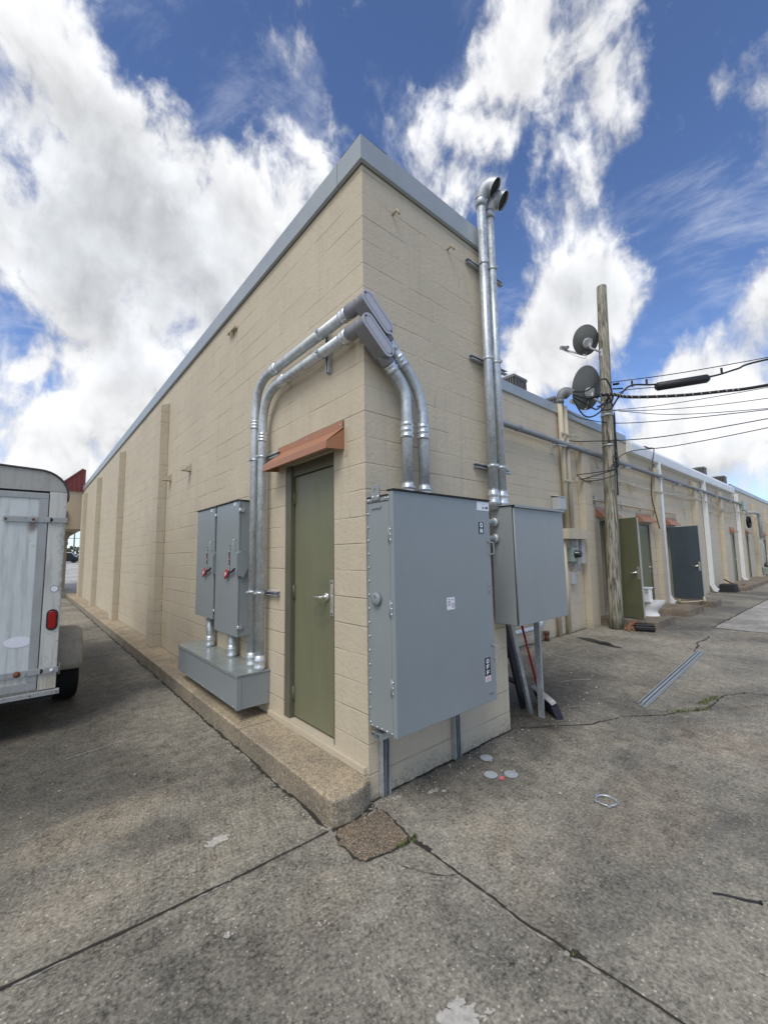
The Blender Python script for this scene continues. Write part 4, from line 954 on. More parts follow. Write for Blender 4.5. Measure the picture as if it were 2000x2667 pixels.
for i, (zz, yy) in enumerate(((.46, 1.74), (.33, 1.68))):
    q = MB(); q.tube(fillet([(1.80, yy, zz), (5.35 + .22 * i, yy, zz), (5.35 + .22 * i, yy, 1.3)], .38, 10), .045, 14); o = q.build('conduit_bend', 'galv'); recenter(o, (3, yy, zz))
    tag(o, 'grey conduit elbow low on the back wall behind the cabinet leg, ' + ('higher' if i == 0 else 'lower') + ' of two', 'conduit', 'low elbows behind the cabinet legs')
q = MB(); q.tube([(5.85, 1.80, .0), (5.85, 1.80, .16)], .045, 10); q.lathe((5.85, 1.80, .13), Z, [(0, .06), (.05, .06)], 8); o = q.build('pipe_stub', 'rusty'); recenter(o, (5.85, 1.8, 0)); tag(o, 'rusty capped pipe stub at the foot of the back wall', 'pipe stub')
# long grey conduit and thin beige conduit
HC = thing('wall_conduit', 'long grey conduit running level high on the back wall', 'conduit', (15, 1.8, 4.07))
q = MB(); q.tube([(1.76, 1.72, 4.07), (27.0, 1.72, 4.06), (27.3, 1.70, 4.0)], .058, 16); q.build('pipe', 'greypipe', HC)
for x in (4.5, 7.3, 10.2, 12.8, 15.8, 19.0, 22.2, 25.0): coupling((x + .55, 1.72, 4.07), X, HC, .058, .12, 1, mat='greypipe')
for x in (6.6, 8.95, 10.35, 13.15, 15.2, 17.9, 20.6, 23.4):
    q = MB(); q.box((x, 1.84, 3.82), (x + .05, 1.877, 4.12)); q.bar((x + .025, 1.86, 3.98), (x + .025, 1.68, 3.99), .04, .04); q.bar((x + .3, 1.68, 4.0), (x - .05, 1.70, 3.985), .05, .02); q.build('bracket', 'strut', HC)
TC = thing('wall_conduit', 'thin beige conduit running level above the three nearest back doors', 'conduit', (11, 1.82, 2.96))
q = MB(); q.tube(fillet([(8.2, 1.82, 2.96), (15.05, 1.82, 2.96), (15.05, 1.82, 2.6)], .06, 4), .022, 10); q.build('pipe', 'bpipe', TC)
for x in (8.6, 10.3, 11.7, 13.7): q = MB(); q.box((x, 1.83, 2.88), (x + .1, 1.877, 3.06)); q.build('bracket', 'signw', TC)
q = MB(); q.box((26.4, 1.62, 3.75), (27.1, 1.874, 4.25)); o = q.build('junction_box', 'greenm', bevel=.01); recenter(o, (26.7, 1.75, 3.75)); tag(o, 'large grey green junction box at the far end of the long conduit', 'junction box')
q = MB(); q.tube(fillet([(28.4, 1.82, 3.75), (29.6, 1.45, 3.75), (29.6, 1.45, 2.3)], .3, 6), .09, 10); q.box((29.2, 1.3, 2.25), (30, 1.6, 2.3)); o = q.build('vent_pipe', 'trim'); recenter(o, (29.5, 1.5, 2.3)); tag(o, 'thick grey elbow pipe hanging off the back wall near its far end', 'pipe')
GM = thing('gas_meter', 'dark green gas meter standing by the wall far down the yard', 'gas meter', (31.2, 1.55, 0))
q = MB(); q.box((30.9, 1.35, .2), (31.6, 1.75, .65)); q.build('body', 'greenm', GM, .05); q = MB(); q.lathe((31.15, 1.5, .65), Z, [(0, .16), (.15, .18), (.3, .12)], 14); q.build('regulator', 'dish', GM)
q = MB(); q.tube(fillet([(31.9, 1.7, 0), (31.9, 1.7, 2.0), (32.2, 1.8, 2.0)], .1, 4), .03, 8); q.build('pipe', 'signw', GM)
# concrete steps
for i, (a, b_, yy, h, lab) in enumerate(((8.52, 9.75, .68, .172, 'low concrete step under the open dark olive door'), (11.05, 12.45, .70, .172, 'low concrete step in front of the closed olive back door'), (13.62, 14.6, .70, .172, 'low concrete step beside the open dark blue door'), (20.4, 29.5, 1.0, .17, 'long concrete platform under the far pair of back doors'))):
    q = MB(); q.box((a, yy, -.05), (b_, 1.876, h)); o = q.build('concrete_step', 'step', bevel=.015); recenter(o, (a, yy, 0)); tag(o, lab, 'step', 'concrete steps at the back doors')
# toilet
TO = thing('toilet', 'white porcelain toilet left on a step beside the open olive door', 'toilet', (9.35, 1.15, .172))
bx, by, bz = 9.30, 1.2, .175
q = MB(); q.box((bx - .10, by - .22, bz + .37), (bx + .10, by + .22, bz + .74)); q.build('tank', 'porcelain', TO, .03, 3)
q = MB(); q.box((bx - .12, by - .24, bz + .742), (bx + .12, by + .24, bz + .785)); q.build('tank_lid', 'porcelain', TO, .015, 3)
q = MB(); rg = []
f = V((.45, -.9, 0)).normalized(); f = V((.62, -.78, 0)); s_ = V((-f.y, f.x, 0))
prof = [(0, .23, .115, .17), (.03, .225, .11, .17), (.10, .19, .10, .16), (.17, .19, .115, .19), (.22, .215, .145, .22), (.29, .245, .175, .255), (.35, .265, .19, .275), (.395, .27, .195, .28)]
for (z, ra, rb_, cf) in prof: rg.append([V((bx, by, bz + z)) + f * (cf + ra * math.cos(6.2832 * j / 20)) + s_ * rb_ * math.sin(6.2832 * j / 20) for j in range(20)])
vs = [p for r_ in rg for p in r_]; q.add(vs, [(i * 20 + j, i * 20 + (j + 1) % 20, (i + 1) * 20 + (j + 1) % 20, (i + 1) * 20 + j) for i in range(len(rg) - 1) for j in range(20)], 0, True); q.add(rg[-1], [tuple(range(20))]); q.build('bowl', 'porcelain', TO)
q = MB(); cen = V((bx, by, bz + .40)) + f * .28
oo = [cen + f * .275 * math.cos(6.2832 * j / 24) + s_ * .2 * math.sin(6.2832 * j / 24) for j in range(24)]; q.prism(oo, (0, 0, .02)); q.build('seat', 'porcelain', TO, .006)
q = MB(); q.box((bx - .16, by - .20, bz + .70), (bx - .125, by - .12, bz + .72)); q.build('flush_lever', 'chrome', TO)
TO.scale = (.86, .86, .86)
# door prop, cord, case, buckets
q = MB(); q.bar((13.66, .93, .172), (13.69, .95, .30), .05, .05); q.tube(curve([(13.6, 1.55, .2), (12.9, 1.35, .185), (13.2, 1.1, .185), (13.66, .97, .185)]), .018, 6); o = q.build('door_prop', 'bpipe'); recenter(o, (13.6, 1, .17)); tag(o, 'pale wooden prop and pole under the open dark blue door', 'door prop')
TBX = thing('tool_case', 'black plastic tool case lying shut at the foot of the first step', 'tool case', (8.28, .86, 0))
q = MB(); cvec = V((.35, -.94, 0)).normalized(); cn = V((cvec.y, -cvec.x, 0)); q.obox((8.22, .85, .07), cvec * .19, cn * .14, V((0, 0, .045))); q.build('body', 'black', TBX, .025, 3)
q = MB(); q.obox((8.22, .85, .135), cvec * .18, cn * .13, V((0, 0, .018))); q.build('lid', 'black', TBX, .012); q = MB(); q.obox((8.22, .85, .02), cvec * .17, cn * .11, V((0, 0, .016))); q.build('foot_rib', 'matteblack', TBX)
q = MB(); q.bar((7.95, 1.15, .03), (8.30, 1.02, .19), .045, .02); q.bar((7.9, 1.05, .02), (8.2, 1.12, .14), .035, .02); q.bar((8.0, .98, .015), (8.35, 1.1, .10), .03, .02); o = q.build('scrap_wood', 'orange'); recenter(o, (8.1, 1.05, 0)); tag(o, 'orange brown scrap sticks behind the black tool case', 'scrap wood')
TU = thing('mixing_tub', 'black plastic tub upside down beside a downspout', 'tub', (19.9, 1.45, 0))
q = MB(); q.prism([(19.65, 1.2, .004), (20.35, 1.2, .004), (20.35, 1.7, .004), (19.65, 1.7, .004)], (0, 0, .30)); q.build('shell', 'matteblack', TU, .03); q = MB(); q.box((19.6, 1.15, .004), (20.4, 1.75, .04)); q.build('rim', 'matteblack', TU)
q = MB(); q.bar((20.7, 1.7, .45), (21.4, 1.5, .19), .06, .03); q.bar((20.6, 1.5, .08), (21.6, 1.2, .2), .08, .03); q.bar((20.5, 1.2, .02), (21.4, .95, .03), .10, .03); o = q.build('scrap_wood', 'rusty'); recenter(o, (21, 1.4, 0)); tag(o, 'dark broken boards piled by the black tub', 'scrap wood')

# ------------------------------------------------------------------ utility pole, dishes, wires
PB, PT = V((8.12, 1.38, 0)), V((8.74, 1.38, 8.35))
def onpole(z, dx=0., dy=0.): t = z / 8.35; return PB.lerp(PT, t) + V((dx, dy, 0))
UP = thing('utility_pole', 'weathered grey wooden utility pole standing in front of the back wall', 'utility pole', PB)
q = MB(); n = 30; pts_ = [PB.lerp(PT, i / n) for i in range(n + 1)]; q.tube(pts_, [(.148 - .035 * i / n) * (1 + random.uniform(-.012, .012)) for i in range(n + 1)], 28); q.build('shaft', 'wood', UP)
q = MB(); q.cyl(onpole(5.6, .05, -.13), onpole(5.6, .22, -.30), .018, 8); q.cyl(onpole(5.72, .08, -.13), onpole(5.72, .14, -.25), .03, 8); q.build('cable_hook', 'black', UP)
q = MB(); q.lathe(onpole(4.95), Z, [(-.03, .14), (.0, .145), (.03, .14)], 20); q.lathe(onpole(4.2), Z, [(-.02, .145), (.02, .145)], 20); q.build('band', 'strut', UP)
for i, (dx, dy) in enumerate(((.10, -.12), (.12, -.10), (.02, -.15))):
    pl = [onpole(5.0 - .25 * j, dx + random.uniform(-.02, .02), dy + random.uniform(-.015, .005)) for j in range(9)]
    q = MB(); q.tube(curve(pl, 4), .011, 6); q.build('down_lead', 'cable', UP)
q = MB()
q.tube(curve([onpole(4.3, -.08, -.15), onpole(4.2, -.16, -.19), onpole(4.02, -.12, -.19), onpole(3.98, .02, -.17), onpole(4.15, .05, -.16), onpole(4.25, -.05, -.17)]), .010, 6)
q.tube(curve([onpole(5.0, .12, -.1), onpole(4.5, .14, -.12), onpole(4.0, .12, -.14), onpole(3.65, -.02, -.2), onpole(3.5, -.4, -.1), V((7.62, 1.72, 3.35))]), .012, 6)
q.tube(curve([onpole(4.9, .1, -.12), onpole(4.1, .16, -.12), onpole(3.7, .05, -.18), onpole(3.55, -.3, -.12), V((7.5, 1.75, 3.45))]), .010, 6)
q.tube(curve([V((7.5, 1.75, 3.45)), V((7.7, 1.6, 3.3)), onpole(3.42, -.2, -.15), onpole(3.6, .0, -.17), onpole(3.9, -.14, -.16), onpole(3.8, -.17, -.15), onpole(3.5, -.05, -.17)]), .009, 6)
q.build('wire_tangle', 'cable', UP)
def dish(c, rx, rz, nrm, lab, lnbdir, attach, mat='dish'):
    D = thing('satellite_dish', lab, 'satellite dish', c, 'satellite dishes on the utility pole')
    c, nrm = V(c), V(nrm).normalized(); s = V((-nrm.y, nrm.x, 0)).normalized(); u = nrm.cross(s) * 1; u = u if u.z > 0 else -u
    q = MB(); rings = []; n = 32
    for (k, dp) in ((1., .0), (1.0, .012), (.96, -.004), (.75, -.045), (.5, -.08), (.25, -.10), (.02, -.107)):
        rings.append([c + s * rx * k * math.cos(6.28319 * j / n) + u * rz * k * math.sin(6.28319 * j / n) + nrm * dp for j in range(n)])
    order = [1, 0, 2, 3, 4, 5, 6]; vs = [p for i in order for p in rings[i]]
    q.add(vs, [(i * n + j, i * n + (j + 1) % n, (i + 1) * n + (j + 1) % n, (i + 1) * n + j) for i in range(len(order) - 1) for j in range(n)], 0, True)
    # front skin
    fr_ = [[p + nrm * .010 for p in rings[i]] for i in (1, 3, 4, 5, 6)]; vs = [p for r_ in fr_ for p in r_]
    q.add(vs, [(i * n + j, (i + 1) * n + j, (i + 1) * n + (j + 1) % n, i * n + (j + 1) % n) for i in range(4) for j in range(n)], 0, True)
    q.build('reflector', mat, D)
    back = c - nrm * .10 - u * rz * .25
    q = MB(); q.lathe(back, -nrm, [(0, .13), (.01, .13), (.02, .10)], 18); q.obox(back - nrm * .06, s * .05, u * .09, nrm * .05); q.build('back_bracket', 'trim', D)
    q = MB(); q.tube(fillet([back - nrm * .09, back - nrm * .12 - u * .12, V(attach)], .08, 5), .024, 12); q.obox(V(attach), X * .03, Y * .03, Z * .09); q.build('mast_arm', 'signw', D)
    foot = c - u * rz * .98; tip = c + nrm * rx * .95 - u * rz * .62 + V(lnbdir)
    q = MB(); q.bar(foot - nrm * .05, tip, .03, .045); q.build('feed_arm', 'signw', D)
    q = MB(); q.obox(tip + u * .05, s * .04, u * .045, nrm * .06); q.lathe(tip + u * .05 - nrm * .06, -nrm, [(0, .03), (.06, .045), (.08, .045)], 14); q.obox(tip + u * .06 + s * .09, s * .03, u * .04, nrm * .05); q.build('feed_horn', 'trim', D)
    q = MB(); q.tube(curve([tip, tip - u * .05 - nrm * .1, foot - u * .07, back - u * .2]), .006, 6); q.build('feed_wire', 'signw', D)
dish((8.43, 1.72, 6.98), .33, .37, (.60, .80, .34), 'round dark satellite dish, the higher one on the pole, its feed arm pointing out', (-.24, .24, .06), onpole(6.55, -.10, .02))
dish((8.33, 1.74, 5.72), .41, .54, (.42, .88, .22), 'larger oval satellite dish, the lower one on the pole behind black cables', (0, 0, 0), onpole(5.2, -.10, .02))
# overhead cables; each leaves the pole and climbs out of the yard
c0, dv_ = V((8.5, 1.3, 0)), V((5.5, -7.3, 0))
def span(name, pts, r, lab, far=1.6, mat='cable', grp='cables strung from the pole over the yard'):
    p = [V(q_) for q_ in pts]; d = (p[-1] - p[-2]); d = d / math.hypot(d.x, d.y); e = 9.0
    ext = [p[-1] + d * e * k + Z * (.02 * (e * k) ** 1.4) for k in (.35, .7, 1.)]
    q = MB(); q.tube(curve(p + ext, 10), r, 8); o = q.build(name, mat); recenter(o, p[0]); return tag(o, lab, 'cable', grp)
SPL = thing('splice_cable', 'thick black cable with long black splice case hung from a strand', 'cable', (8.51, 1.29, 5.7), 'cables strung from the pole over the yard')
q = MB(); q.tube(curve([(8.51, 1.287, 5.752), (9.379, .133, 5.815), (10.485, -1.335, 5.985), (12.5, -4.0, 6.35), (15, -7.3, 6.9)]), .010, 8); q.build('strand', 'cable', SPL)
q = MB(); q.tube(curve([(8.513, 1.283, 5.10), (8.64, 1.11, 5.42), (8.805, .895, 5.63), (9.123, .473, 5.60), (9.766, -.38, 5.66), (10.1, -.83, 5.78), (10.484, -1.334, 5.94), (12.5, -4.0, 6.34), (15, -7.3, 6.89)]), .021, 8); q.build('cable', 'cable', SPL)
q = MB(); q.tube([(9.10, .50, 5.535), (9.13, .465, 5.54), (9.74, -.345, 5.625), (9.77, -.385, 5.63)], [.06, .098, .098, .06], 16); q.build('splice_case', 'black', SPL)
for px in ((8.808, .892, 5.70), (8.995, .643, 5.70), (9.93, -.597, 5.80)): q = MB(); q.obox(V(px) - Z * .03, V((.6, -.8, 0)) * .02, V((.8, .6, 0)) * .012, Z * .075); q.build('hanger', 'black', SPL)
q = MB(); q.tube(curve([(8.52, 1.28, 5.35), (8.62, 1.14, 5.46), (8.75, .97, 5.53), (9.1, .5, 5.53)]), .010, 6); q.build('tail', 'cable', SPL)
TW = thing('feeder_cable', 'thick twisted black service feeder lashed with pale wire', 'cable', (8.34, 1.51, 5.4), 'cables strung from the pole over the yard')
tp = curve([(8.0, 1.62, 5.33), (8.339, 1.23, 5.40), (8.75, .95, 5.345), (9.354, .167, 5.282), (9.9, -.56, 5.29), (10.449, -1.287, 5.345), (12.3, -3.74, 5.72), (15, -7.3, 6.5)], 16)
q = MB(); q.tube(tp, .036, 8); q.build('bundle', 'cable', TW)
hx_ = MB(); k = 0
for i in range(8, 74, 3):
    a, b_ = tp[i], tp[i + 1]; d = (b_ - a).normalized(); sd = d.cross(Z).normalized()
    hx_.tube([a + (sd * math.cos(t_) - Z * math.sin(t_) * 1.0) * .040 + d * (.13 * (t_ + 1.2) / 5.5) for t_ in [-1.2 + .55 * i_ for i_ in range(11)]], .0075, 5)
hx_.build('lashing', 'wrap', TW)
span('overhead_wire', [(8.528, 1.263, 5.059), (9.2, .372, 5.09), (10.446, -1.283, 5.292)], .008, 'thin black wire leaving the pole just under the thick feeder')
span('overhead_wire', [(8.528, 1.263, 5.045), (9.0, .64, 4.99), (9.595, -.153, 4.977), (10.432, -1.264, 5.044)], .008, 'thin black wire, second below the thick feeder')
span('overhead_wire', [(8.60, 1.17, 5.03), (9.332, .195, 4.836), (10.418, -1.246, 4.81)], .008, 'thin black wire, third below the feeder with the deepest sag')
span('overhead_wire', [(7.3, 1.78, 4.9), (7.926, 1.62, 4.80), (8.802, .899, 4.714), (10.417, -1.244, 4.785)], .010, 'thin black wire passing the pole from the service mast top')
span('overhead_wire', [(7.3, 1.78, 4.22), (7.868, 1.64, 4.27), (9.066, .548, 4.327), (10.405, -1.228, 4.58)], .011, 'thin black wire passing the pole above the lowest one')
span('overhead_wire', [(8.2, 1.3, 3.62), (8.686, 1.053, 4.02), (9.297, .242, 4.101), (10.393, -1.213, 4.376)], .010, 'lowest thin black wire rising away from the pole')
for i, (pts_, lab) in enumerate((
    ([(7.12, 1.55, 5.25), (7.5, 1.4, 5.33), (7.95, 1.22, 5.66), (8.2, 1.18, 5.6), (8.42, 1.2, 5.3), (8.2, 1.25, 5.15), (7.75, 1.3, 4.98)], 'black feed cable loop arching highest between the mast hood and the pole'),
    ([(7.12, 1.55, 5.18), (7.5, 1.4, 5.15), (7.9, 1.25, 5.3), (8.25, 1.2, 5.25), (8.35, 1.22, 5.05), (8.0, 1.3, 4.95)], 'black feed cable loop in the middle between the mast hood and the pole'),
    ([(7.12, 1.56, 5.1), (7.3, 1.45, 4.75), (7.55, 1.35, 4.72), (8.0, 1.28, 4.98), (8.34, 1.23, 5.38)], 'black feed cable loop sagging lowest between the mast hood and the pole'),
    ([(7.12, 1.56, 5.14), (7.42, 1.42, 5.0), (7.6, 1.35, 4.93), (7.8, 1.3, 4.95), (8.34, 1.23, 5.36)], 'black feed cable running nearly straight from the mast hood to the feeder'))):
    q = MB(); q.tube(curve(pts_), .017, 8); o = q.build('feed_cable', 'cable'); recenter(o, pts_[0]); tag(o, lab, 'cable', 'feed loops between mast and pole')
q = MB()
for k, dz in enumerate((0, .05, -.05)):
    q.tube(curve([(7.45, 1.76, 3.35 + dz * .3), (8.4, 1.7, 3.42 + dz), (9.9, 1.72, 3.56 + dz * .4), (11.4, 1.72, 3.53 - dz * .5), (13.195, 1.72, 3.555 + dz * .4), (15.8, 1.72, 3.6 - dz), (18.533, 1.72, 3.68), (22.0, 1.72, 3.50 + dz), (27.5, 1.72, 3.62), (35, 1.72, 3.36), (45, 1.72, 3.5)], 8), .014, 6)
o = q.build('phone_line', 'bpipe'); recenter(o, (7.5, 1.75, 3.4)); tag(o, 'slack bundle of pale phone lines looping along the back wall', 'cable')
q = MB(); q.tube(curve([(12.1, 1.69, 4.80), (12.5, 1.69, 4.86), (12.75, 1.69, 4.90), (12.9, 1.70, 4.85), (12.6, 1.70, 4.3), (12.36, 1.70, 3.56), (12.36, 1.70, 3.2), (12.74, 1.68, 2.37)], 10), .014, 6); o = q.build('hanging_wire', 'cable'); recenter(o, (12.7, 1.7, 2.4)); tag(o, 'black wire dangling loose from the roof edge over the closed back door', 'cable')
q = MB(); ctr = V((27.3, 1.66, 3.15))
for k in range(5): q.tube([ctr + V((.36 * (1 + .06 * k) * math.cos(a / 16 * 6.2832), -.02 * k, .3 * math.sin(a / 16 * 6.2832))) for a in range(17)], .018, 6)
o = q.build('cable_coil', 'cable'); recenter(o, ctr); tag(o, 'coiled black cable hanging on the wall near the far doors', 'cable coil')
# roof condensers
def condenser(cx, cy, zt, s, lab):
    T = thing('condenser', lab, 'condenser', (cx, cy, 4.88), 'air conditioner condensers on the roof')
    z0_ = zt - .78; q = MB(); q.box((cx - s / 2, cy - s / 2, z0_), (cx + s / 2, cy + s / 2, zt - .08)); q.build('cabinet', 'dark', T, .06)
    q = MB()
    for k in range(9):
        t = -s / 2 + s * (k + .5) / 9
        for sgn in (-1, 1): q.box((cx + t - .012, cy + sgn * (s / 2 + .012), z0_ + .03), (cx + t + .012, cy + sgn * (s / 2 + .002), zt - .06)); q.box((cx + sgn * (s / 2 + .012), cy + t - .012, z0_ + .03), (cx + sgn * (s / 2 + .002), cy + t + .012, zt - .06))
    q.build('louvre', 'acgrey', T)
    q = MB(); q.box((cx - s / 2 - .02, cy - s / 2 - .02, zt - .08), (cx + s / 2 + .02, cy + s / 2 + .02, zt)); q.lathe((cx, cy, zt), Z, [(0, s * .42), (.02, s * .40), (.05, s * .1)], 20); q.build('top_panel', 'acgrey', T, .02)
    q = MB()
    for a in (-1, 1):
        for b_ in (-1, 1): q.box((cx + a * s * .42 - .03, cy + b_ * s * .42 - .03, 4.882), (cx + a * s * .42 + .03, cy + b_ * s * .42 + .03, z0_))
    q.build('stand', 'trim', T)
condenser(7.86, 3.55, 6.40, .62, 'dark louvred condenser on the roof, first beyond the tall conduits')
condenser(9.95, 3.5, 6.30, .56, 'dark louvred condenser on the roof behind the service mast')
condenser(17.3, 3.4, 5.98, .5, 'dark low condenser on the roof, only its top above the white gutter')
condenser(26.0, 3.3, 6.22, .58, 'dark condenser on the roof, former of the distant pair above the gutter')
condenser(30.5, 3.3, 6.22, .72, 'dark condenser on the roof, farther of the distant pair above the gutter')
q = MB(); q.cyl((36.0, 3.2, 4.88), (36.0, 3.2, 5.65), .12, 12); q.lathe((36.0, 3.2, 5.65), Z, [(0, .45), (.12, .4), (.16, .1)], 16); o = q.build('roof_vent', 'trim'); recenter(o, (36, 3.2, 4.88)); tag(o, 'squat capped roof vent at the far end of the roof line', 'roof vent')

# ------------------------------------------------------------------ trailer
TL = thing('cargo_trailer', 'dirty white box trailer parked beside the long wall, seen from its rear', 'trailer', (-2.5, 5.2, 0))
ry = 3.0; xr = -1.6; xl = -3.45; zb_, zs = .40, 2.37
def roundprof(inset, zlow):
    a = [(xl + inset, zlow)]
    for i in range(9): t = math.pi - i * math.pi / 16; a.append((xl + .25 + (.25 - inset) * math.cos(t), zs + (.25 - inset) * math.sin(t)))
    a.append((-2.52, zs + .285 - inset))
    for i in range(9): t = math.pi / 2 - i * math.pi / 16; a.append((xr - .25 + (.25 - inset) * math.cos(t), zs + (.25 - inset) * math.sin(t)))
    a.append((xr - inset, zlow)); return a
q = MB(); q.prism([(x, ry + .02, z) for x, z in roundprof(.004, zb_)], (0, 4.6, 0)); q.build('body', 'trailer', TL)
q = MB(); pro = roundprof(-.012, zs - .02)[1:-1]; pin = roundprof(.0035, zs - .02)[1:-1]; n = len(pro)
pro = [(xl - .012, zs - .04)] + pro + [(xr + .012, zs - .04)]; pin = [(xl + .0035, zs - .04)] + pin + [(xr - .0035, zs - .04)]; n = len(pro)
for y0_, y1_ in ((ry - .018, ry + .06), (ry + .06, 7.62)):
    for i in range(n - 1): q.add([(pro[i][0], y0_, pro[i][1]), (pro[i + 1][0], y0_, pro[i + 1][1]), (pro[i + 1][0], y1_, pro[i + 1][1]), (pro[i][0], y1_, pro[i][1])], [(0, 1, 2, 3)])
for i in range(n - 1): q.add([(pro[i][0], ry - .018, pro[i][1]), (pro[i + 1][0], ry - .018, pro[i + 1][1]), (pin[i + 1][0], ry - .018, pin[i + 1][1]), (pin[i][0], ry - .018, pin[i][1])], [(0, 1, 2, 3)])
q.build('roof_edge', 'roofm', TL)
hp = [p for p in roundprof(.006, 2.415)]
hp = [(x, z) for x, z in hp if z >= 2.40]
q = MB(); q.prism([(x, ry - .004, z) for x, z in [(xl + .006, 2.41)] + hp[1:-1] + [(xr - .006, 2.41)]], (0, .022, 0)); q.build('header_panel', 'trailerh', TL)
q = MB(); q.box((xr - .148, ry - .003, zb_ + .04), (xr - .004, ry + .018, 2.408)); q.box((xl + .004, ry - .003, zb_ + .04), (xl + .148, ry + .018, 2.408)); q.build('corner_post', 'trailer', TL, .006)
q = MB(); q.box((xl + .10, ry + .004, 2.39), (xr - .152, ry + .02, 2.412)); q.box((xr - .1525, ry + .004, zb_ + .05), (xr - .149, ry + .02, 2.39)); q.build('door_gap', 'dark', TL)
dx0, dx1, dz0, dz1 = xl + .16, xr - .1535, zb_ + .055, 2.388
q = MB(); q.box((dx0 + .05, ry + .001, dz0 + .05), (dx1 - .05, ry + .0185, dz1 - .05)); RD = q.build('door', 'trailerd', TL)
q = MB(); fw = .075
for a, b_ in (((dx0, dz0, dx1, dz0 + fw)), 0), ((dx0, dz1 - fw * .8, dx1, dz1), 0), ((dx1 - fw, dz0, dx1, dz1), 1), ((dx0, dz0, dx0 + fw, dz1), 1):
    x0_, z0_, x1_, z1_ = a
    if b_: z0_ += fw; z1_ -= fw * .8
    q.box((x0_, ry - .008, z0_), (x1_, ry + .0005, z1_))
q.build('door_frame', 'trim', RD, .006)
for zc in (2.115, .622):
    q = MB(); q.box((-1.865, ry - .018, zc - .027), (xr - .09, ry - .0085, zc + .027)); q.box((xr - .135, ry - .025, zc - .026), (xr + .006, ry - .0185, zc + .026)); q.lathe((xr - .135, ry - .025, zc), Y, [(0, .026), (.0065, .026)], 16)
    q.box((-2.09 if zc > 1 else -3.2, ry - .018, zc - .027), (-1.875, ry - .0085, zc + .027))
    q.lathe((-1.865, ry - .018, zc), -Y, [(0, .03), (.006, .03)], 18); HS = q.build('hinge_strap', 'trim', RD, .002)
    q = MB(); q.lathe((-1.865 if zc > 1 else -1.905, ry - .024, zc), -Y, [(0, .013), (.008, .012), (.012, .005)], 10); q.lathe((-2.07, ry - .018, zc), -Y, [(0, .012), (.008, .010)], 10); q.lathe((xr - .125, ry - .025, zc), -Y, [(0, .006), (.004, .004)], 8); q.build('bolt', 'rusty', HS)
q = MB(); q.lathe((-1.905, ry - .018, .625), -Y, [(0, .030), (.01, .027), (.014, .01)], 18); q.build('marker_light', 'rusty', TL)
q = MB(); q.lathe((xr - .045, ry - .025, .622), -Y, [(0, .016), (.006, .015), (.0065, .006)], 14); q.build('reflector', 'label', TL)
q = MB()
for i in range(11): q.lathe((xr - .018, ry - .003, .56 + i * .17), -Y, [(0, .006), (.002, .005), (.003, .002)], 8)
for i in range(5): q.lathe((xr - .06 - i * .16, ry - .004, 2.44), -Y, [(0, .006), (.002, .005), (.003, .002)], 8)
q.build('rivet', 'trim', TL)
def stadium(cx, cz, hw, hh, y, n=10):
    out = []
    for i in range(n + 1): a = math.pi * i / n; out.append((cx + hw * math.cos(a), y, cz + hh - hw + hw * math.sin(a)))
    for i in range(n + 1): a = math.pi + math.pi * i / n; out.append((cx + hw * math.cos(a), y, cz - hh + hw + hw * math.sin(a)))
    return out
q = MB(); q.prism(stadium(-1.667, 1.112, .046, .104, ry - .012), (0, .01, 0)); TLt = q.build('tail_light', 'black', TL, .004)
q = MB(); q.prism(stadium(-1.667, 1.112, .031, .088, ry - .02), (0, .009, 0)); q.build('lens', 'lens', TLt, .006, 3)
def ellipse(cx, cz, a, b_, y, rot=0, n=28): return [(cx + a * math.cos(t) * math.cos(rot) - b_ * math.sin(t) * math.sin(rot), y, cz + a * math.cos(t) * math.sin(rot) + b_ * math.sin(t) * math.cos(rot)) for t in [6.28319 * i / n for i in range(n)]]
q = MB(); q.prism(ellipse(-1.915, .925, .103, .05, ry - .0015), (0, .002, 0)); q.build('sticker', 'label', RD)
q = MB(); q.prism(ellipse(-1.664, 1.418, .030, .030, ry - .0055), (0, .002, 0)); q.build('sticker', 'label', TL)
q = MB(); q.prism(ellipse(-1.664, 1.418, .034, .034, ry - .0045), (0, .001, 0)); q.build('sticker_edge', 'dark', TL)
q = MB(); q.box((xl - .0, ry - .03, zb_ - .015), (xr + .025, ry + .03, zb_ + .03)); SR = q.build('sill_rail', 'trim', TL, .004)
q = MB()
for x in (xr, -1.80, -2.2, -2.7): q.lathe((x, ry - .03, zb_ + .008), -Y, [(0, .008), (.006, .006)], 8)
q.build('bolt', 'rusty', SR)
q = MB(); q.box((xl + .02, ry + .04, zb_ - .06), (xr - .02, 7.6, zb_ - .002)); q.box((xl + .2, 4.25, .3), (xr - .02, 4.35, .36)); q.build('chassis', 'dark', TL)
WC = V((-1.45, 4.3, .345))
q = MB(); pf = [(-.115, .20), (-.125, .25), (-.12, .31), (-.105, .335), (-.06, .345), (.06, .345), (.105, .335), (.12, .31), (.125, .25), (.115, .20)]; q.lathe(WC, X, pf, 40); WH = q.build('wheel', 'tyre', TL)
q = MB(); q.lathe(WC, X, [(-.08, .2), (.09, .2), (.10, .19), (.08, .17), (.06, .06), (.09, .05)], 28); q.build('rim', 'trim', WH)
q = MB(); q.lathe(WC + V((-1.9, 0, 0)) + V((.0, 0, 0)), X, pf, 32); WH2 = q.build('wheel', 'tyre', TL); q = MB(); q.lathe(WC + V((-1.9, 0, 0)), X, [(-.09, .2), (.09, .2)], 28); q.build('rim', 'trim', WH2)
q = MB(); Rf = .455; vs = []; ns = 18; xa, xb = xr - .01, -1.305
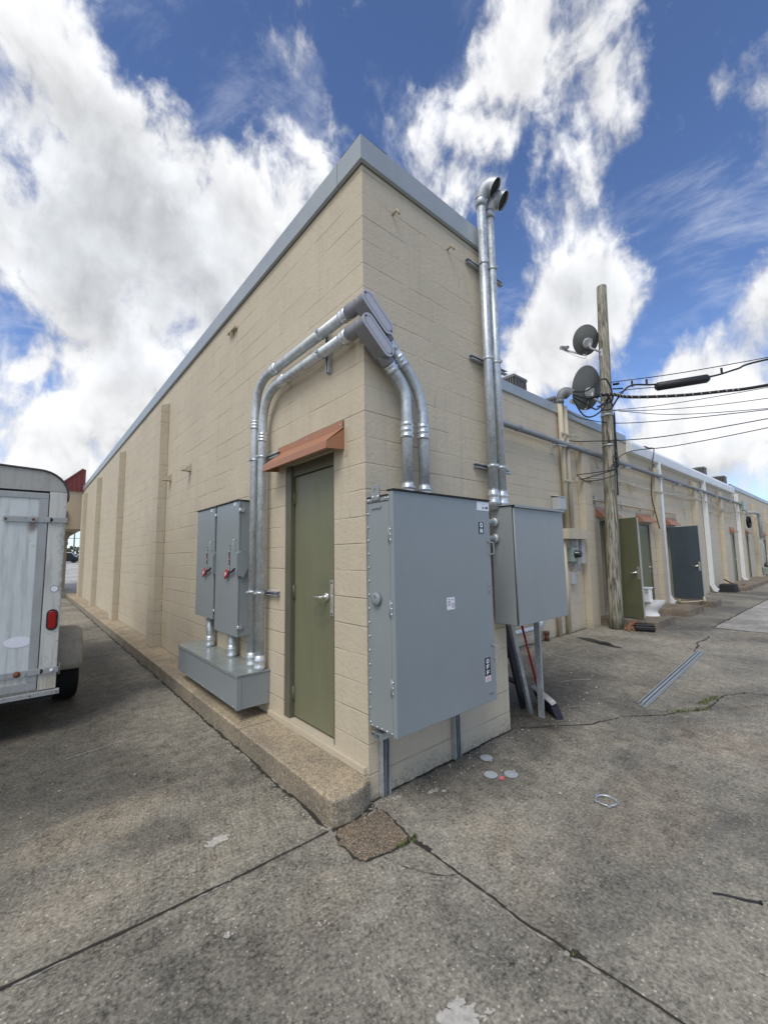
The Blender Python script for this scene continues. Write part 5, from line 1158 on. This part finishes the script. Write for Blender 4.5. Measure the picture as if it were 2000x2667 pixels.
for i in range(ns + 1):
    a = R(3) + (math.pi + R(-6)) * i / ns; y_, z_ = WC.y - Rf * math.cos(a), WC.z + .06 + Rf * 1.04 * math.sin(a)
    for x_, k_ in ((xa, 1.), (xb - .075, .995), (xb - .03, .97), (xb, .90)): vs.append((x_, WC.y - Rf * k_ * math.cos(a), WC.z + .06 + Rf * k_ * 1.04 * math.sin(a)))
q.add(vs, [(i * 4 + j, i * 4 + j + 1, (i + 1) * 4 + j + 1, (i + 1) * 4 + j) for i in range(ns) for j in range(3)], 0, True); FN = q.build('fender', 'fender', TL)
sdm = FN.modifiers.new('thick', 'SOLIDIFY'); sdm.thickness = .006
q = MB(); q.tube([(xr + .016, ry + .04, .67), (xr + .016, ry + .04, .56)], .010, 8); q.box((xr + .001, ry + .025, .60), (xr + .016, ry + .055, .64)); q.build('door_hook', 'trim', TL)

# ------------------------------------------------------------------ walkway at the far end, lot beyond
AR = thing('arcade', 'beige arched walkway with red metal mansard at the far front of the building', 'arcade', (-1.2, 22, 0))
q = MB(); q.box((-3.2, 21.3, 3.14), (.06, 21.6, 4.9)); q.box((-3.2, 21.6, 3.14), (.06, 30, 3.3)); q.build('gable_wall', 'stucco', AR)
q = MB(); q.prism([(.06, 21.25, 4.9), (-1.12, 21.25, 4.9), (-.06, 21.25, 5.95), (.06, 21.25, 5.95)], (0, 12, 0)); q.build('mansard_roof', 'terrad', AR)
q = MB()
for k in range(5): x_ = -.12 - k * .17; q.box((x_ - .012, 21.225, 4.9), (x_ + .012, 21.249, 5.93 - (k * .17 + .06) * .99))
q.bar((-1.14, 21.235, 4.90), (-.05, 21.235, 5.97), .06, .05, (0, 1, 0)); q.build('roof_seam', 'terrad', AR)
q = MB(); ax0, ax1, zsp, az = -.30, .9, 2.62, 24.2; n = 12; cx = (ax0 + ax1) / 2; rr_ = (ax1 - ax0) / 2; poly = [(ax0, az, .1), (ax0, az, zsp)]
arc = [(cx + rr_ * math.cos(math.pi - math.pi * i / n), zsp + .62 * math.sin(math.pi * i / n)) for i in range(n + 1)]
for i in range(n): q.add([(arc[i][0], az, arc[i][1]), (arc[i + 1][0], az, arc[i + 1][1]), (arc[i + 1][0], az, 3.5), (arc[i][0], az, 3.5), (arc[i][0], az + .4, arc[i][1]), (arc[i + 1][0], az + .4, arc[i + 1][1])], [(0, 1, 2, 3), (0, 4, 5, 1)])
q.box((-.85, az, .15), (ax0, az + .4, 3.5)); q.box((ax1, az, .15), (ax1 + .4, az + .4, 3.5)); q.box((-3.2, az, 2.9), (-.85, az + .4, 3.5)); q.build('arch', 'stucco', AR)
q = MB(); q.box((-.88, az - .04, 2.5), (ax0 + .03, az + .44, 2.66)); q.build('capital', 'slab', AR)
q = MB(); q.box((-1.0, 21.18, 3.35), (-.55, 21.3, 3.95)); q.build('lantern', 'rusty', AR, .02)
q = MB(); q.box((-3.2, 22.5, -.05), (.0, 27.2, .21)); q.build('walkway_slab', 'slab', AR)
def car(cx, cy, cz, mat, lab, L=4.5, hgt=1.5):
    C_ = thing('parked_car', lab, 'car', (cx, cy, cz), 'cars parked in the distant lot')
    q = MB(); q.prism([(cx - L / 2, cy - .9, cz + .3), (cx - L / 2, cy - .9, cz + .8), (cx - L * .28, cy - .9, cz + .92), (cx - L * .12, cy - .9, cz + hgt), (cx + L * .2, cy - .9, cz + hgt), (cx + L * .36, cy - .9, cz + .92), (cx + L / 2, cy - .9, cz + .82), (cx + L / 2, cy - .9, cz + .3)], (0, 1.8, 0)); q.build('body', mat, C_, .08)
    q = MB(); q.prism([(cx - L * .24, cy - .905, cz + .95), (cx - L * .11, cy - .905, cz + hgt - .1), (cx + L * .19, cy - .905, cz + hgt - .1), (cx + L * .32, cy - .905, cz + .95)], (0, 1.81, 0)); q.build('window', 'glass', C_)
    for dx_ in (-.3, .3): q = MB(); q.cyl((cx + dx_ * L, cy - .92, cz + .33), (cx + dx_ * L, cy + .92, cz + .33), .33, 18); q.build('wheel', 'tyre', C_)
zl_ = lambda y_: .2 + (y_ - 27) * .0191
car(3.1, 86, zl_(86), 'cark', 'black car parked nearest under the far arch'); car(6.1, 89, zl_(89), 'carg', 'silver car parked near the black one under the far arch', 4.7, 1.7)
car(3.6, 93, zl_(93), 'carw', 'white car in the rear row seen through the arch', 4.6, 1.75); car(8.6, 94, zl_(94), 'carw', 'white van taller than its row, seen through the arch', 5.2, 2.3)
q = MB(); q.tube([(6.2, 112, 1.2), (6.2, 112, 9.0)], .14, 8); q.bar((4.6, 112, 6.6), (7.8, 112, 6.6), .1, .12); o = q.build('power_pole', 'wood'); recenter(o, (6.2, 112, 1.2)); tag(o, 'slim distant power pole with a crossarm beyond the cars', 'power pole')
tb = MB()
for i in range(2600):
    x_ = random.uniform(-90, 130); b_ = 3.0 + 1.3 * math.sin(x_ * .21) + .9 * math.sin(x_ * .53 + 1); z_ = 1.4 + b_ * random.random() ** .8; y_ = 120 + random.uniform(-6, 6); s_ = random.uniform(.35, .9)
    a = V((random.gauss(0, 1), random.gauss(0, 1), random.gauss(0, 1))).normalized(); b2 = a.orthogonal().normalized(); c_ = V((x_, y_, z_)); tb.add([c_ + a * s_, c_ + b2 * s_, c_ - a * s_, c_ - b2 * s_], [(0, 1, 2, 3)])
tb.box((-90, 121, .5), (130, 123, 2.6)); tag(tb.build('treeline', 'trees'), 'low dark line of trees beyond the far parking lot', 'trees', kind='stuff')

# ------------------------------------------------------------------ camera
f_px, yaw, pitch, roll = 1081.1005, .7121923, .1043312, -.0165203
fw = V((math.sin(yaw) * math.cos(pitch), math.cos(yaw) * math.cos(pitch), math.sin(pitch))); rt = V((math.cos(yaw), -math.sin(yaw), 0)); up = rt.cross(fw)
r2 = rt * math.cos(roll) + up * math.sin(roll); u2 = up * math.cos(roll) - rt * math.sin(roll)
cam = bpy.data.cameras.new('camera'); co = bpy.data.objects.new('camera', cam); COL.objects.link(co)
m4 = Matrix((( r2.x, u2.x, -fw.x, -1.9094), (r2.y, u2.y, -fw.y, -2.41916), (r2.z, u2.z, -fw.z, 1.7), (0, 0, 0, 1))); co.matrix_world = m4
cam.sensor_fit = 'HORIZONTAL'; cam.sensor_width = 36; cam.lens = 36 * f_px / 2000; cam.clip_start = .02; cam.clip_end = 3000
sc.camera = co

# ------------------------------------------------------------------ sun and sky
SUN = V((-.50, -.26, .82)).normalized()
sl = bpy.data.lights.new('sun', 'SUN'); sl.energy = 1.5; sl.angle = R(30); sl.color = (1, .965, .91)
so = bpy.data.objects.new('sun', sl); COL.objects.link(so); so.location = (0, 0, 30); so.rotation_euler = (-SUN).to_track_quat('-Z', 'Y').to_euler()
wd = bpy.data.worlds.new('World'); sc.world = wd; wd.use_nodes = True; k = NT(wd.node_tree)
wo = k.n('ShaderNodeOutputWorld'); bg = k.n('ShaderNodeBackground'); k.t.links.new(bg.outputs[0], wo.inputs[0])
sky = k.n('ShaderNodeTexSky'); sky.sky_type = 'NISHITA'; sky.sun_disc = False; sky.sun_elevation = math.asin(SUN.z); sky.sun_rotation = math.atan2(SUN.x, SUN.y); sky.air_density = 1.0; sky.dust_density = .4; sky.ozone_density = 2.5
D_ = k.vm('NORMALIZE', k.n('ShaderNodeTexCoord').outputs['Generated']); dx, dy, dz = k.sep(D_)
dzc = k.m('ADD', k.m('MAXIMUM', dz, 0.), .10); PL = k.vm('MULTIPLY', D_, (1, 1, 0)); PL = k.vm('SCALE', PL, k.m('DIVIDE', 1., dzc))
LOBES = [(-.045, .80, .60, 900., -.30), (.30, .60, .745, 900., -.25), (.665, .30, .685, 1500., -.25), (.56, .40, .73, 1500., -.15), (-.85, -.15, .45, 4., .6), (.2, -.9, .4, 6., .15), (-.8, .4, .45, 9., .5), (0.062, 0.847, 0.528, 62.6, 0.36), (0.243, 0.799, 0.549, 52.0, 0.40), (0.135, 0.761, 0.635, 122.2, 0.28), (0.335, 0.688, 0.644, 196.6, 0.36), (0.059, 0.722, 0.689, 401.3, 0.28), (0.01, 0.699, 0.715, 737.0, 0.3), (0.015, 0.655, 0.755, 1050.4, 0.3), (-0.037, 0.767, 0.641, 1171.3, 0.2), (0.141, 0.679, 0.72, 2291.9, 0.25), (0.156, 0.93, 0.333, 60.5, 0.4), (0.073, 0.97, 0.232, 198.4, 0.35), (-0.027, 0.834, 0.55, 197.8, 0.35), (0.214, 0.54, 0.814, 1560.6, 0.25), (0.264, 0.548, 0.794, 1953.4, 0.28), (0.317, 0.567, 0.76, 829.0, 0.3), (0.37, 0.578, 0.727, 546.2, 0.3), (0.424, 0.46, 0.78, 866.0, 0.35), (0.49, 0.461, 0.74, 364.4, 0.3), (0.552, 0.452, 0.7, 328.7, 0.35), (0.519, 0.341, 0.784, 1917.6, 0.25), (0.567, 0.358, 0.742, 1649.2, 0.2), (0.556, 0.248, 0.793, 472.2, 0.4), (0.619, 0.201, 0.76, 394.7, 0.4), (0.644, 0.259, 0.72, 455.9, 0.3), (0.703, 0.212, 0.679, 379.9, 0.3), (0.712, 0.288, 0.64, 303.4, 0.4), (0.778, 0.298, 0.553, 188.4, 0.5), (0.83, 0.272, 0.486, 258.2, 0.4), (0.8, 0.377, 0.467, 316.3, 0.4), (0.781, 0.453, 0.431, 622.5, 0.4), (0.829, 0.419, 0.37, 226.5, 0.4), (0.765, 0.076, 0.639, 495.5, 0.22), (0.729, 0.077, 0.68, 1802.6, 0.15), (0.898, 0.079, 0.432, 723.1, 0.5), (0.928, 0.14, 0.345, 313.3, 0.5), (0.917, 0.216, 0.334, 878.8, 0.4), (0.965, 0.116, 0.235, 175.4, 0.45), (0.948, 0.233, 0.216, 300.6, 0.3), (0.015, 0.927, 0.374, 2950.0, 0.3), (-0.014, 0.942, 0.336, 4217.9, 0.25), (-0.042, 0.915, 0.401, 845.4, -0.35), (0.001, 0.956, 0.293, 714.0, -0.3), (0.093, 0.643, 0.76, 881.4, -0.4), (0.168, 0.628, 0.76, 760.7, -0.4), (0.187, 0.662, 0.726, 2728.7, -0.2), (0.205, 0.63, 0.749, 1245.8, -0.35), (0.32, 0.472, 0.821, 425.5, -0.45), (0.416, 0.385, 0.824, 528.6, -0.5), (0.347, 0.513, 0.785, 2776.5, -0.25), (0.481, 0.356, 0.801, 2000.3, -0.3), (0.625, 0.352, 0.697, 1836.1, -0.25), (0.714, 0.394, 0.578, 785.7, -0.4), (0.728, 0.437, 0.528, 1239.9, -0.4), (0.745, 0.166, 0.646, 749.9, -0.3), (0.795, 0.2, 0.573, 490.7, -0.35), (0.881, 0.214, 0.423, 680.2, -0.4), (0.851, 0.152, 0.502, 505.8, -0.4), (0.679, 0.118, 0.725, 790.4, -0.4), (0.691, 0.062, 0.72, 743.0, -0.4), (0.888, 0.259, 0.379, 1460.2, -0.3), (-0.059, 0.734, 0.677, 1863.0, -0.25), (0.846, 0.087, 0.526, 1008.9, -0.3), (0.867, 0.171, 0.468, 1052.5, -0.3)]  # broad lobes out of view are clouds added to whiten and brighten the light
GREY = [(0.038, 0.821, 0.569, 135.0, 1), (0.219, 0.855, 0.47, 84.9, 0.8), (0.15, 0.819, 0.554, 211.8, 0.6), (0.819, 0.302, 0.487, 320.4, 0.5), (0.97, 0.119, 0.211, 403.6, 0.5), (0.626, 0.198, 0.754, 580.1, 0.25), (0.772, 0.078, 0.63, 746.2, 0.3)]
def lobes(Ls, Dv, kk=.62):
    acc = 0.
    for (a, b_, c_, s_, w_) in Ls:
        dt = k.vm('DOT_PRODUCT', Dv, V((a, b_, c_)).normalized()[:], out=1)
        acc = k.m('MULTIPLY_ADD', k.m('POWER', 2.71828, k.m('MULTIPLY', k.m('SUBTRACT', dt, 1.), s_ * kk)), w_, acc)
    return acc
# warp the direction so that lobes get torn edges
Q0 = k.vm('MULTIPLY', D_, (1, 1, .62))
wv = k.vm('SCALE', k.vm('SUBTRACT', k.noise(Q0, 7, 6, .6, 0, True), (.5, .5, .5)), .17)
DW = k.vm('NORMALIZE', k.vm('ADD', D_, wv))
base = lobes(LOBES, DW)
QW = k.vm('ADD', Q0, k.vm('SCALE', k.vm('SUBTRACT', k.noise(Q0, 5, 4, .55, 0, True), (.5, .5, .5)), .10))
n1 = k.noise(QW, 6.5, 12, .56); n3 = k.noise(QW, 26, 8, .6)
n2 = k.noise(k.vm('ADD', QW, (-.008, -.012, .026)), 6.5, 7, .5); n1s = k.noise(QW, 6.5, 7, .5)
dens = k.m('ADD', k.m('MULTIPLY', base, 1.05), k.m('ADD', k.m('MULTIPLY', k.m('SUBTRACT', n1, .5), 2.6), k.m('MULTIPLY', k.m('SUBTRACT', n3, .5), k.mr(dz, .3, .8, .3, .95))))
dens = k.m('SUBTRACT', dens, .36)
al = k.mr(dens, -.24, k.mr(dz, .15, .75, .26, .60))
gm = k.m('MULTIPLY', lobes(GREY, DW, .7), k.mr(dens, .15, .8), clamp=True)
relief = k.m('MULTIPLY', k.m('SUBTRACT', n1s, n2), 1.7)
lum = k.m('ADD', k.mr(dens, .0, .40, .86, 1.0), relief)
lum = k.m('SUBTRACT', lum, k.m('MULTIPLY', k.mr(dens, .5, 1.3), .20))
lum = k.m('SUBTRACT', lum, k.m('MULTIPLY', gm, .22))
lum = k.m('MINIMUM', k.m('MAXIMUM', lum, .45), 1.12)
cl = k.vm('SCALE', k.mix(k.m('MULTIPLY', gm, .9, clamp=True), (.97, .98, 1.0), (.92, .965, 1.02)), k.m('MULTIPLY', lum, .69))
SKYS = .088
skc = k.vm('SCALE', k.vm('MULTIPLY', sky.outputs[0], (.84, .92, 1.13)), k.mr(dz, .15, .85, SKYS * 1.45, SKYS * .98, False))
veil = k.m('MULTIPLY', k.mr(k.noise(k.vm('ADD', PL, (3.1, 1.7, 0)), 1.9, 10, .66, .6), .50, .76, 0, .55), k.mr(dz, .25, .5))
skc = k.mix(veil, skc, (.62, .65, .72))
c = k.mix(al, skc, cl)
bg.inputs[1].default_value = 1.0; k.put(bg.inputs[0], c)
sc.view_settings.view_transform = 'Standard'; sc.view_settings.look = 'None'; sc.view_settings.exposure = .50; sc.view_settings.gamma = 1
